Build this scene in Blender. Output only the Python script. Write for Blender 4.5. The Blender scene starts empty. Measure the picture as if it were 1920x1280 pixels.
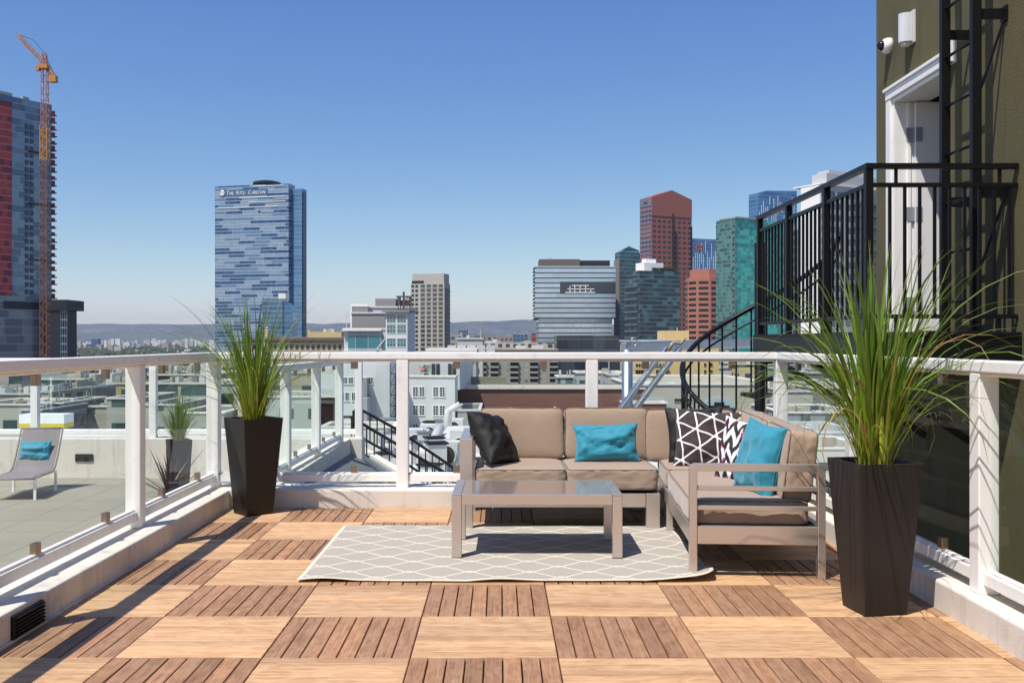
import bpy, math, random
from mathutils import Vector, Matrix, Euler, noise
random.seed(7)
R = math.radians
SC = bpy.context.scene
COL = SC.collection
F, CX, CY, EH = 1857.0, 937.0, 640.0, 1.3      # photograph: focal length in px, vanishing point, eye height
GZ = -42.0                                      # street level

def at(px, py, d):
    return Vector(((px-CX)*d/F, d, EH-(py-CY)*d/F))
def XW(px, d): return (px-CX)*d/F
def ZW(py, d): return EH-(py-CY)*d/F

# ------------------------------------------------------------------ node helper
class S:
    """a socket with arithmetic"""
    def __init__(s, nt, sock): s.nt, s.s = nt, sock
    def _m(s, op, *o, clamp=False):
        n = s.nt.nodes.new('ShaderNodeMath'); n.operation = op; n.use_clamp = clamp
        for i, v in enumerate((s,)+o):
            if isinstance(v, S): s.nt.links.new(v.s, n.inputs[i])
            else: n.inputs[i].default_value = v
        return S(s.nt, n.outputs[0])
    def __add__(s, o): return s._m('ADD', o)
    def __sub__(s, o): return s._m('SUBTRACT', o)
    def __mul__(s, o): return s._m('MULTIPLY', o)
    def __truediv__(s, o): return s._m('DIVIDE', o)
    def lt(s, o): return s._m('LESS_THAN', o)
    def gt(s, o): return s._m('GREATER_THAN', o)
    def frac(s): return s._m('FRACT')
    def floor(s): return s._m('FLOOR')
    def abs(s): return s._m('ABSOLUTE')
    def sin(s): return s._m('SINE')
    def pp(s, o): return s._m('PINGPONG', o)
    def max(s, o): return s._m('MAXIMUM', o)
    def min(s, o): return s._m('MINIMUM', o)
    def clamp(s): return s._m('ADD', 0.0, clamp=True)

class M:
    """material builder"""
    def __init__(self, name):
        self.m = bpy.data.materials.new(name); self.m.use_nodes = True
        self.nt = self.m.node_tree; self.b = self.nt.nodes['Principled BSDF']
    def n(self, t): return self.nt.nodes.new(t)
    def link(self, a, b): self.nt.links.new(a.s if isinstance(a, S) else a, b)
    def set(self, **k):
        for a, v in k.items():
            i = self.b.inputs[{'col': 'Base Color', 'rough': 'Roughness', 'metal': 'Metallic', 'spec': 'Specular IOR Level',
                               'sheen': 'Sheen Weight', 'coat': 'Coat Weight', 'trans': 'Transmission Weight', 'ior': 'IOR'}[a]]
            if isinstance(v, (S, bpy.types.NodeSocket)): self.link(v, i)
            elif a == 'col': i.default_value = (*v, 1)
            else: i.default_value = v
        return self
    def obj(self):
        t = self.n('ShaderNodeTexCoord'); return t.outputs['Object']
    def xyz(self, sock=None):
        s = self.n('ShaderNodeSeparateXYZ'); self.link(sock or self.obj(), s.inputs[0])
        return [S(self.nt, o) for o in s.outputs]
    def nrm(self):
        t = self.n('ShaderNodeTexCoord'); return self.xyz(t.outputs['Normal'])
    def uv(self):
        t = self.n('ShaderNodeTexCoord'); return self.xyz(t.outputs['UV'])
    def comb(self, x, y=0.0, z=0.0):
        c = self.n('ShaderNodeCombineXYZ')
        for i, v in enumerate((x, y, z)):
            if isinstance(v, S): self.link(v, c.inputs[i])
            else: c.inputs[i].default_value = v
        return c.outputs[0]
    def noise(self, vec=None, scale=5, detail=4, rough=.55):
        n = self.n('ShaderNodeTexNoise'); n.inputs['Scale'].default_value = scale
        n.inputs['Detail'].default_value = detail; n.inputs['Roughness'].default_value = rough
        self.link(vec or self.obj(), n.inputs['Vector']); return S(self.nt, n.outputs[0])
    def white(self, vec):
        n = self.n('ShaderNodeTexWhiteNoise'); n.noise_dimensions = '3D'
        self.link(vec, n.inputs['Vector']); return S(self.nt, n.outputs['Value'])
    def island(self):
        return S(self.nt, self.n('ShaderNodeNewGeometry').outputs['Random Per Island'])
    def mix(self, f, a, b):
        n = self.n('ShaderNodeMix'); n.data_type = 'RGBA'
        for i, v in ((0, f), (6, a), (7, b)):
            if isinstance(v, (S, bpy.types.NodeSocket)): self.link(v, n.inputs[i])
            elif i == 0: n.inputs[0].default_value = v
            else: n.inputs[i].default_value = (*v, 1)
        return n.outputs[2]
    def ramp(self, f, stops, mode='LINEAR'):
        n = self.n('ShaderNodeValToRGB'); cr = n.color_ramp; cr.interpolation = mode
        while len(cr.elements) < len(stops): cr.elements.new(.5)
        for e, (p, c) in zip(cr.elements, stops): e.position = p; e.color = (*c, 1)
        self.link(f, n.inputs[0]); return n.outputs[0]
    def bump(self, h, strength=.3, dist=.01):
        n = self.n('ShaderNodeBump'); n.inputs['Strength'].default_value = strength
        n.inputs['Distance'].default_value = dist; self.link(h, n.inputs['Height'])
        self.link(n.outputs[0], self.b.inputs['Normal']); return self

def simple(name, col, rough=.6, metal=0, spec=.5, var=.12, scale=6, bump=0, bdist=.003, bscale=None, streak=0, **k):
    m = M(name)
    n = m.noise(scale=scale, detail=5)
    a = tuple(max(0, c*(1-var*1.6)) for c in col); b = tuple(min(1, c*(1+var*1.2)) for c in col)
    c = m.mix(n, a, b)
    if streak:
        x, y, z = m.xyz(); st = (m.noise(m.comb(x*7, y*7, z*.7), 1.2, 5, .7)-.52).clamp()*streak; sp = (m.noise(scale=3.1, detail=8, rough=.75)-.56).clamp()*streak*1.3
        c = m.mix((st+sp).clamp(), c, tuple(v*.35 for v in col))
    m.set(col=c, rough=rough, metal=metal, spec=spec, **k)
    if bump: m.bump(m.noise(scale=bscale or scale*20, detail=3), bump, bdist)
    return m.m

MAT = {}
MAT['white'] = simple('white_paint', (.87, .845, .81), .42, var=.03, scale=3, bump=.05, bscale=60, streak=1.0)
MAT['stucco'] = simple('cream_stucco', (.72, .66, .58), .85, var=.06, scale=2.5, bump=.45, bdist=.004, bscale=130, streak=1.8)
MAT['olive'] = simple('olive_stucco', (.108, .091, .038), .9, var=.26, scale=1.3, bump=.6, bdist=.006, bscale=70, streak=2.0)
MAT['black_steel'] = simple('black_painted_steel', (.006, .006, .0065), .42, var=.1, scale=8, spec=.28)
MAT['dark_plate'] = simple('dark_steel_plate', (.008, .0075, .0075), .55, var=.2, scale=5, spec=.25)
MAT['galv'] = simple('galvanised_steel', (.42, .45, .48), .36, metal=.85, var=.18, scale=9)
MAT['clip'] = simple('brushed_clip_steel', (.34, .25, .19), .3, metal=.9, var=.1)
MAT['chrome'] = simple('hinge_steel', (.36, .38, .42), .35, metal=.25, var=.1)
MAT['soil'] = simple('soil', (.03, .02, .014), .95, var=.4, scale=60, bump=1, bdist=.01)
MAT['paver'] = None
MAT['membrane'] = simple('grey_roof_membrane', (.16, .17, .175), .85, var=.25, scale=.5)
MAT['pale_roof'] = simple('pale_roof_coating', (.60, .60, .57), .85, var=.14, scale=.3)
MAT['unit'] = simple('unit_metal', (.60, .59, .56), .5, var=.15, scale=2)
MAT['dark_fan'] = simple('dark_fan_grille', (.03, .03, .035), .6)
MAT['yellow'] = simple('yellow_plastic', (.70, .52, .03), .5)
MAT['tan_wall'] = simple('tan_wall', (.42, .37, .29), .9, var=.1, scale=.4)
MAT['door_white'] = simple('door_white', (.78, .77, .76), .4, var=.02)
MAT['interior'] = simple('dim_interior', (.10, .09, .08), .9)
MAT['rubber'] = simple('black_rubber', (.02, .02, .02), .7)
MAT['sling'] = simple('taupe_sling', (.22, .19, .19), .8, var=.08, bump=.3, bdist=.001, bscale=300)
MAT['dracaena'] = simple('purple_leaf', (.07, .03, .035), .5, var=.3)
MAT['red'] = simple('red_paint', (.45, .03, .03), .5)
MAT['crane_yellow'] = simple('crane_yellow', (.50, .21, .035), .5)
MAT['crane_red'] = simple('crane_red_steel', (.40, .15, .08), .5, var=.15)

def m_steel():
    m = M('brushed_aluminium'); x, y, z = m.xyz()
    n = m.noise(m.comb(x*6, y*6, z*140), 3, 3)
    m.set(col=m.mix(n, (.54, .465, .41), (.72, .64, .575)), metal=.75, rough=(n*.14+.24)); m.bump(n, .06, .001); return m.m
MAT['alu'] = m_steel()
def m_fabric(name, col, wv=.5, rough=.95, sheen=.3):
    m = M(name); v = m.noise(scale=900, detail=1); w = m.noise(scale=9, detail=4)
    c = m.mix(v, tuple(a*.72 for a in col), tuple(a*1.2 for a in col))
    m.set(col=m.mix(w*.35, c, tuple(a*.75 for a in col)), rough=rough, sheen=sheen)
    fo = m.noise(scale=22, detail=3); m.bump(v*.25+w+fo*.5, wv, .005); return m.m
MAT['taupe'] = m_fabric('taupe_cushion_fabric', (.39, .28, .20))
MAT['piping'] = m_fabric('taupe_piping', (.17, .12, .09))
MAT['turq'] = m_fabric('turquoise_velvet', (.007, .25, .36), .9, .62, .35)
MAT['black_fab'] = m_fabric('black_satin', (.004, .0035, .004), .7, .62, .0)

def m_glass():
    m = M('clear_railing_glass'); nt = m.nt
    t = m.n('ShaderNodeBsdfTransparent'); t.inputs[0].default_value = (.955, .985, .97, 1)
    g = m.n('ShaderNodeBsdfGlossy'); g.inputs['Roughness'].default_value = .01
    f = m.n('ShaderNodeFresnel'); f.inputs[0].default_value = 1.45
    x = m.n('ShaderNodeMixShader'); bf = S(nt, m.n('ShaderNodeNewGeometry').outputs['Backfacing']); fr = S(nt, f.outputs[0])*(bf*-1.+1.)*.55
    m.link(fr, x.inputs[0]); m.link(t.outputs[0], x.inputs[1]); m.link(g.outputs[0], x.inputs[2])
    m.link(x.outputs[0], nt.nodes['Material Output'].inputs[0]); return m.m
MAT['glass'] = m_glass()

def m_wood(name, cols, rough=.55):
    m = M(name); u, v, w = m.uv(); r = m.island()
    off = r*37.0
    g = m.noise(m.comb(u*.8+off, v*26+off, off), 3.4, 7, .62)
    g2 = m.noise(m.comb(u*1.6+off, v*80, off), 4, 4, .7)
    sw = m.noise(m.comb(u*2.2+off, v*5, off*1.7), 2.2, 3)
    ring = (sw*26+g*3).sin()*.5+.5
    c = m.ramp(g*.46+ring*.09+g2*.46, [(.31, cols[0]), (.48, cols[1]), (.68, cols[2])])
    tone = m.ramp(r, [(0, (.74, .70, .67)), (.35, (1.02, .98, .93)), (.7, (.90, .89, .90)), (1, (1.18, 1.10, 1.02))])
    mm = m.n('ShaderNodeMix'); mm.data_type = 'RGBA'; mm.blend_type = 'MULTIPLY'; mm.inputs[0].default_value = 1
    m.link(c, mm.inputs[6]); m.link(tone, mm.inputs[7])
    stain = m.noise(scale=2.1, detail=5)
    c2 = m.mix((stain-.50).clamp()*.7, mm.outputs[2], tuple(k*.72 for k in cols[1]))
    m.set(col=c2, rough=(g2*.25+rough-.1), spec=.35); m.bump(g2+g*.5, .25, .002); return m.m
MAT['wood_sheen_light'] = m_wood('teak_sheen_light', [(.27, .135, .058), (.55, .338, .180), (.71, .485, .290)])  # one teak throughout: sheen of the crosswise planks put into a paler colour
MAT['wood_sheen_dark'] = m_wood('teak_sheen_dark', [(.185, .088, .044), (.34, .188, .103), (.475, .29, .172)])  # same teak, weaker sheen of the lengthwise planks put into a darker colour

def m_rug():
    m = M('trellis_rug'); u, v, w = m.uv()
    P, A = .345, .0
    # ogee lattice: two families of wavy lines, v = k*h +/- wave(u)
    Lx, Ly = .324, .262
    uu = u/Lx
    wave = (uu*6.2832).sin()*.262-(uu*6.2832*3).sin()*.034
    nn = m.noise(scale=60, detail=2)
    d1 = ((v/Ly+wave).frac()-.5).abs(); d2 = ((v/Ly-wave+.5).frac()-.5).abs()
    q = .5
    line = d1.lt(.036).max(d2.lt(.036))
    edge = u.lt(.02).max(u.gt(2.18)).max(v.lt(.02)).max(v.gt(1.57))
    base = m.mix(nn, (.345, .31, .265), (.455, .415, .36))
    c = m.mix(line.max(edge), base, (.66, .60, .48))
    m.set(col=c, rough=.95, spec=.1); m.bump(nn+line*.6, .5, .004); return m.m
MAT['rug'] = m_rug()

def m_tri():
    m = M('triangle_line_print'); u, v, w = m.uv()
    tot = None
    wob = m.noise(m.comb(u*2, v*2), 1.5, 1)*.06
    for i, a in enumerate((8, 68, 128)):
        c = (u*math.cos(R(a))+v*math.sin(R(a))+wob)*3.7+.23*i
        l = (c.frac()-.5).abs().lt(.042)
        tot = l if tot is None else tot.max(l)
    m.set(col=m.mix(tot, (.035, .02, .022), (.82, .80, .78)), rough=.8, sheen=.2)
    m.bump(m.noise(scale=14), .3, .004); return m.m
MAT['tri'] = m_tri()
def m_chev():
    m = M('zigzag_print'); u, v, w = m.uv()
    z = (u*5.5).pp(.5)*1.5+v*4.2
    l = z.frac().lt(.5)
    pink = m.noise(m.comb(u*1.5+3, v*1.5), 2.2, 0).gt(.64)
    c = m.mix(l, (.02, .018, .02), m.mix(pink, (.82, .81, .80), (.55, .02, .22)))
    m.set(col=c, rough=.8); m.bump(m.noise(scale=14), .3, .004); return m.m
MAT['chev'] = m_chev()

def m_planter():
    m = M('espresso_planter'); x, y, z = m.xyz()
    st = m.noise(m.comb(x*30, y*30, z*2), 3, 4)
    m.set(col=m.mix(st, (.012, .009, .008), (.032, .024, .020)), rough=(st*.25+.38), spec=.35); m.bump(st, .2, .003); return m.m
MAT['planter'] = m_planter()

def m_blade(name, lo, hi, tip):
    m = M(name); u, v, w = m.uv(); r = m.island(); nt = m.nt
    c = m.ramp(v+(r-.5)*.25, [(0, (.55, .50, .07)), (.20, lo), (.55, hi), (.965, tip), (1, (.26, .22, .06))])
    c2 = m.mix(r.gt(.975), c, (.36, .22, .08))
    hs = m.n('ShaderNodeHueSaturation'); m.link(c2, hs.inputs['Color']); m.link((r*7.13).frac()*.7+.62, hs.inputs['Value'])
    m.set(col=hs.outputs[0], rough=.45, spec=.45)
    t = m.n('ShaderNodeBsdfTranslucent'); m.link(hs.outputs[0], t.inputs[0])
    x = m.n('ShaderNodeMixShader'); x.inputs[0].default_value = .38
    m.link(m.b.outputs[0], x.inputs[1]); m.link(t.outputs[0], x.inputs[2]); m.link(x.outputs[0], nt.nodes['Material Output'].inputs[0]); return m.m
MAT['blade_a'] = m_blade('grass_blade_dark', (.24, .33, .022), (.12, .22, .02), (.10, .19, .025))
MAT['blade_b'] = m_blade('grass_blade_light', (.38, .44, .04), (.22, .33, .04), (.18, .28, .05))

def m_paver():
    m = M('concrete_pavers'); x, y, z = m.xyz()
    g = (x/.61).frac().lt(.012).max((y/.61+.3).frac().lt(.012))
    n = m.noise(scale=1.3, detail=6); f = m.noise(scale=70, detail=2)
    m.set(col=m.mix(g, m.mix(n*.6+f*.4, (.20, .185, .14), (.36, .335, .265)), (.09, .08, .06)), rough=.9); m.bump(f, .3, .002); return m.m
MAT['paver'] = m_paver()

def m_ribs(name, col, w=.4):
    m = M(name); x, y, z = m.xyz()
    g = ((x+y)/w).frac(); n = m.noise(scale=.6, detail=5)
    c = m.mix(g.lt(.12), m.mix(n, tuple(a*.85 for a in col), tuple(min(1, a*1.12) for a in col)), tuple(a*.6 for a in col))
    m.set(col=c, rough=.8); return m.m

def facade(name, wall, glass, fw, fh, ww, wh, grough=.12, wrough=.85, gmetal=.0, jit=.5, lit=None, u0=0., z0=0., var=.08, spec=.8, zwin=.5):
    """walls with a grid of windows: cell fw x fh, glass fraction ww x wh, in the building's own coordinates"""
    m = M(name); x, y, z = m.xyz(); nx, ny, nz = m.nrm()
    side = nx.abs().gt(.5)
    u = side*y+(side*-1.+1.)*x
    cu = (u+500.0+u0)/fw; cz = (z+z0)/fh
    inw = ((cu.frac()-.5).abs().lt(ww/2))*((cz.frac()-zwin).abs().lt(wh/2))*(nz.abs().lt(.5))
    r = m.white(m.comb(cu.floor(), cz.floor(), side*3.0))
    n = m.noise(scale=.25, detail=4)
    g = m.mix(r*jit, glass, lit or tuple(min(1, a*3.2+.02) for a in glass))
    w = m.mix(n, tuple(a*(1-var) for a in wall), tuple(min(1, a*(1+var)) for a in wall))
    m.set(col=m.mix(inw, w, g), rough=(inw*(grough-wrough)+wrough), metal=inw*gmetal, spec=inw*(spec-.4)+.4)
    return m.m

def curtain(name, cols, run=9., fh=3.9, mull=1.6, metal=.55, rough=.16, thr=(.42, .72), line=(.55, .58, .6), lw=.16, mw=.10, jog=11.3, band=None, plain=None):
    """glass tower skin: per-floor runs of differently tinted panels, slab lines and mullions"""
    m = M(name); x, y, z = m.xyz(); nx, ny, nz = m.nrm()
    side = nx.abs().gt(.5)
    u = side*y+(side*-1.+1.)*x+400.
    zi = (z/fh).floor(); off = m.white(m.comb(zi, 3.3, side))
    cell = (u/run+off*jog).floor()
    r = m.white(m.comb(cell, zi, 1.7)); r2 = m.white(m.comb((u/mull).floor(), zi, 5.1))
    c = m.ramp(r, [(0, cols[0]), (thr[0], cols[1]), (thr[1], cols[2])], 'CONSTANT')
    c = m.mix(r2*.30, c, cols[1])
    if band: c = m.mix((z/fh).frac().gt(band), c, m.mix(r2*.6, plain, tuple(a*.72 for a in plain)))
    ln = (z/fh).frac().lt(lw); ml = (u/mull).frac().lt(mw)
    c = m.mix(ml*.35, c, tuple(a*.4 for a in cols[2]))
    c = m.mix(ln, c, line)
    m.set(col=c, metal=(ln*-metal+metal), rough=ln*.3+rough+r2*.08, spec=.7); return m.m

# ------------------------------------------------------------------ mesh helper
class MB:
    def __init__(s): s.v, s.f, s.m, s.uv, s.sm = [], [], [], [], False
    def face(s, idx, mi=0, uv=None): s.f.append(tuple(idx)); s.m.append(mi); s.uv.append(uv)
    def add(s, vs, fs, mi=0, uvs=None):
        b = len(s.v); s.v += [Vector(v) for v in vs]
        for i, f in enumerate(fs): s.face([b+k for k in f], mi, uvs[i] if uvs else None)
        return s
    def box(s, x0, x1, y0, y1, z0, z1, mi=0, M4=None):
        if x0 > x1: x0, x1 = x1, x0
        if y0 > y1: y0, y1 = y1, y0
        if z0 > z1: z0, z1 = z1, z0
        vs = [(x0,y0,z0),(x1,y0,z0),(x1,y1,z0),(x0,y1,z0),(x0,y0,z1),(x1,y0,z1),(x1,y1,z1),(x0,y1,z1)]
        if M4: vs = [M4@Vector(v) for v in vs]
        return s.add(vs, [(0,3,2,1),(4,5,6,7),(0,1,5,4),(1,2,6,5),(2,3,7,6),(3,0,4,7)], mi)
    def bar(s, p, q, w, h=None, mi=0, up=(0,0,1)):
        """box section from p to q"""
        p, q = Vector(p), Vector(q); h = h or w; t = (q-p).normalized(); upv = Vector(up)
        if abs(t.dot(upv)) > .99: upv = Vector((0,1,0))
        a = t.cross(upv).normalized(); b = a.cross(t).normalized()
        vs = []
        for e in (p, q):
            for i, j in ((-1,-1),(1,-1),(1,1),(-1,1)): vs.append(e+a*(i*w/2)+b*(j*h/2))
        return s.add(vs, [(0,1,2,3),(7,6,5,4),(0,4,5,1),(1,5,6,2),(2,6,7,3),(3,7,4,0)], mi)
    def tube(s, pts, r, n=8, mi=0, closed=False):
        pts = [Vector(p) for p in pts]; rings = []; base = len(s.v); N = len(pts)
        prev = None
        for i, p in enumerate(pts):
            if closed: t = pts[(i+1) % N]-pts[i-1]
            else: t = pts[min(i+1, N-1)]-pts[max(i-1, 0)]
            t = t.normalized() if t.length > 1e-9 else Vector((0,0,1))
            a = prev-t*prev.dot(t) if prev else t.cross(Vector((0,0,1)) if abs(t.z) < .9 else Vector((1,0,0)))
            if a.length < 1e-6: a = t.cross(Vector((0,1,0)))
            a.normalize(); b = t.cross(a); prev = a
            rr = r[i] if isinstance(r, (list, tuple)) else r
            for k in range(n):
                w = 2*math.pi*k/n; s.v.append(p+a*math.cos(w)*rr+b*math.sin(w)*rr)
        M_ = N if closed else N-1
        for i in range(M_):
            j = (i+1) % N
            for k in range(n):
                l = (k+1) % n
                s.face((base+i*n+k, base+i*n+l, base+j*n+l, base+j*n+k), mi)
        if not closed:
            s.face([base+k for k in range(n)][::-1], mi); s.face([base+(N-1)*n+k for k in range(n)], mi)
        return s
    def build(s, name, mats, parent=None, local=False, smooth=False, bevel=0, seg=2):
        me = bpy.data.meshes.new(name); me.from_pydata([tuple(v) for v in s.v], [], s.f)
        if not isinstance(mats, (list, tuple)): mats = [mats]
        for m in mats: me.materials.append(m)
        me.polygons.foreach_set('material_index', s.m)
        if any(u for u in s.uv):
            ul = me.uv_layers.new(name='UVMap')
            for p, u in zip(me.polygons, s.uv):
                if u:
                    for li, c in zip(p.loop_indices, u): ul.data[li].uv = c
        if smooth: me.polygons.foreach_set('use_smooth', [True]*len(me.polygons))
        me.update()
        o = bpy.data.objects.new(name, me); COL.objects.link(o)
        if parent:
            o.parent = parent
            if not local: o.matrix_parent_inverse = (Matrix.Translation(parent.location)@parent.rotation_euler.to_matrix().to_4x4()).inverted()
        if bevel:
            b = o.modifiers.new('bevel', 'BEVEL'); b.width = bevel; b.segments = seg; b.limit_method = 'ANGLE'; b.angle_limit = R(40)
            b.harden_normals = False
        return o

def tag(o, label=None, cat=None, group=None, kind=None):
    if label: o['label'] = label
    if cat: o['category'] = cat
    if group: o['group'] = group
    if kind: o['kind'] = kind
    return o
def empty(name, loc, rz=0., label=None, cat=None, group=None):
    o = bpy.data.objects.new(name, None); o.location = loc; o.rotation_euler = (0,0,rz); o.empty_display_size = .2
    COL.objects.link(o); return tag(o, label, cat, group)
def struct(o, label=None): o['kind'] = 'structure'; return o
def clone(o, parent=None, loc=None, rz=None):
    c = o.copy(); COL.objects.link(c)
    if parent: c.parent = parent
    if loc is not None: c.location = loc
    if rz is not None: c.rotation_euler = (0,0,rz)
    for ch in list(o.children): clone(ch, c)
    return c
HAZE, SKY, SUN, EXPO = 4.6e-5, .14, 4.6, .3
# ================================================================== DECK
def deck():
    T = .61; g = .006
    mb = MB(); 
    ys = [5.30+T*k for k in range(-12, 5)]
    xs = [-.369+T*k for k in range(-4, 6)]
    for j, y0 in enumerate(ys[:-1]):
        for i, x0 in enumerate(xs[:-1]):
            kx = round((x0+.369)/T); ky = round((y0-5.30)/T)
            brown = (kx+ky) % 2 == 1     # tile (-.369, 4.69) takes the darker painted sheen tone
            n = 8; w = T/n
            zt = random.uniform(-.0015, .0015)
            for k in range(n):
                z1 = .0+zt+random.uniform(-.001, .001)
                if brown:      # planks run in depth
                    a, b, c, d = x0+k*w+g/2, x0+(k+1)*w-g/2, y0+g/2, y0+T-g/2
                else:
                    gg = .0055
                    a, b, c, d = x0+g/2, x0+T-g/2, y0+k*w+gg/2, y0+(k+1)*w-gg/2
                a = max(a, -2.30); b = min(b, 2.32)
                if b-a < .01: continue
                e = .0022
                vs = [(a,c,-.028),(b,c,-.028),(b,d,-.028),(a,d,-.028),(a,c,z1-e),(b,c,z1-e),(b,d,z1-e),(a,d,z1-e),
                      (a+e,c+e,z1),(b-e,c+e,z1),(b-e,d-e,z1),(a+e,d-e,z1)]
                fs = [(0,1,5,4),(1,2,6,5),(2,3,7,6),(3,0,4,7),(4,5,9,8),(5,6,10,9),(6,7,11,10),(7,4,8,11),(8,9,10,11)]
                uvs = []
                for f in fs:
                    if brown: uvs.append([(vs[q][1], vs[q][0]) for q in f])
                    else: uvs.append([(vs[q][0], vs[q][1]) for q in f])
                mb.add(vs, fs, 1 if brown else 0, uvs)  # brown: same teak, sheen put into the darker colour
    struct(mb.build('wood_deck', [MAT['wood_sheen_light'], MAT['wood_sheen_dark']]))
    s = MB().box(-2.40, 2.45, -2.2, 7.9, -.6, -.03)
    struct(s.build('deck_subfloor', MAT['rubber']))
deck()

# low stucco curb round the deck
def curb():
    r = empty('parapet_curb', (0, 7.9, 0), 0, 'low cream stucco curb with thin cap running round three sides of the wooden deck', 'curb')
    H = .14
    for nm, b in (('curb_side', (-2.44, -2.11, -2.2, 7.74)), ('curb_side', (2.13, 2.42, -2.2, 7.74))):
        m = MB().box(b[0], b[1], b[2], b[3], -.6, H); m.build('curb_side', MAT['stucco'], r, bevel=.012)
    MB().box(-2.44, 2.42, 7.742, 8.10, -.6, H+.002).build('curb_back', MAT['stucco'], r, bevel=.012)
    # thin sloped flashing lip at the foot of the left side
    MB().box(-2.112, -2.098, -2.2, 7.74, -.02, .012).build('base_trim', MAT['stucco'], r)
curb()
v = empty('vent_grille', (-2.108, 4.35, .07), 0, 'small black louvred vent set low in the left curb at the deck edge', 'vent')
m = MB(); m.box(-2.109, -2.094, 4.27, 4.56, .012, .115); m.build('frame', MAT['black_steel'], v, bevel=.003)
m = MB()
for k in range(6): m.bar((-2.088, 4.285, .024+k*.016), (-2.088, 4.545, .024+k*.016), .012, .006)
m.build('louvre', MAT['dark_plate'], v)

# ================================================================== GLASS RAILINGS
def railing(name, label, path, zb, zt, step_posts, cuts=None, clip=True, grp=None, plate=True):
    """path: corner points (x, y); step_posts: per segment, list of post distances along it"""
    r = empty(name, (path[0][0], path[0][1], zb), 0, label, 'railing', grp)
    P = .095
    done = []
    for si, (a, b) in enumerate(zip(path[:-1], path[1:])):
        a, b = Vector((*a, 0)), Vector((*b, 0)); L = (b-a).length; t = (b-a)/L; nrm = Vector((-t.y, t.x, 0))
        rail = MB(); e0 = -.045 if si == 0 else .05; e1 = L+.045 if si == len(path)-2 else L+.05
        p, q = a+t*(e0 if si == 0 else .051), b+t*(.05)
        rail.bar(p+Vector((0,0,zt-.03)), q+Vector((0,0,zt-.03)), .10, .058)
        rail.bar(p+Vector((0,0,zt-.068)), q+Vector((0,0,zt-.068)), .045, .016)
        rail.build('top_rail', MAT['white'], r, bevel=.008)
        posts = step_posts[si]
        for d in posts:
            c = a+t*d; key = (round(c.x, 2), round(c.y, 2))
            if key in done: continue
            done.append(key)
            m = MB().bar(c+Vector((0,0,zb)), c+Vector((0,0,zt-.06)), P, P)
            po = m.build('post', MAT['white'], r, bevel=.006)
            if plate: MB().box(c.x-.075, c.x+.075, c.y-.075, c.y+.075, zb, zb+.012).build('base_plate', MAT['white'], po, bevel=.003) if False else None
        for d0, d1 in zip(posts[:-1], posts[1:]):
            p, q = a+t*(d0+P/2), a+t*(d1-P/2)
            m = MB().bar(p+Vector((0,0,zb+.075)), q+Vector((0,0,zb+.075)), .055, .06)
            m.bar(p+Vector((0,0,zb+.112)), q+Vector((0,0,zb+.112)), .03, .014)
            m.build('bottom_rail', MAT['white'], r, bevel=.006)
            gi = MB(); p2, q2 = p+t*.03, q-t*.03
            gi.bar(p2+Vector((0,0,(zb+.135+zt-.10)/2)), q2+Vector((0,0,(zb+.135+zt-.10)/2)), .009, (zt-.10)-(zb+.135))
            pane = gi.build('glass_pane', MAT['glass'], r)
            if clip:
                for fr in (.27, .76):
                    c = p+(q-p)*fr
                    for zc in (zb+.145, zt-.105):
                        k = MB().bar(c-t*.027+Vector((0,0,zc)), c+t*.027+Vector((0,0,zc)), .034, .055)
                        ko = k.build('glass_clip', MAT['clip'], r, bevel=.003)
    return r
railing('glass_railing', 'white post and glass panel railing standing on the curb round the wooden deck',
        [(-2.28, -.6), (-2.28, 7.9), (2.24, 7.9), (2.24, -.6)], .14, 1.215,
        [[0, 1.25, 3.08, 4.94, 6.80, 8.50], [0, 1.507, 3.013, 4.52], [0, 1.65, 3.32, 5.0, 6.7, 8.5]])

# ================================================================== LEFT TERRACE
struct(MB().box(-14, -2.445, -3, 13.42, -.9, -.54).build('terrace_floor', MAT['paver']))
pw = empty('parapet_wall', (-6, 13.5, -.54), 0, 'cream stucco parapet wall at the far end of the paved left terrace', 'wall')
m = MB().box(-14, -1.86, 13.40, 13.70, -1.8, -.01); m.build('wall', MAT['stucco'], pw, bevel=.01)
for x in (-5.62, -2.62):
    m = MB().box(x-.12, x+.12, 13.385, 13.41, -.32, -.22); m.build('scupper', MAT['dark_plate'], pw)
m = MB().box(-2.444, -2.02, 8.102, 13.398, -1.8, -.01); m.build('side_wall', MAT['stucco'], pw, bevel=.01)
xp = [XW(45, 13.5)+0.0, XW(66, 13.5), XW(288, 13.5)]
railing('glass_railing', 'white glass railing on the cream wall at the far end of the left terrace',
        [(-11.9, 13.5), (-1.92, 13.5)], -.01, 1.075, [[.1, 1.7, 3.5, 5.57, 7.18, 8.6, 9.98]], clip=False)
railing('glass_railing', 'white glass railing receding beyond the deck corner behind the left planter',
        [(-2.15, 8.35), (-2.08, 12.9)], -.01, 1.075, [[0, 1.5, 3.0, 4.5]])

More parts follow.
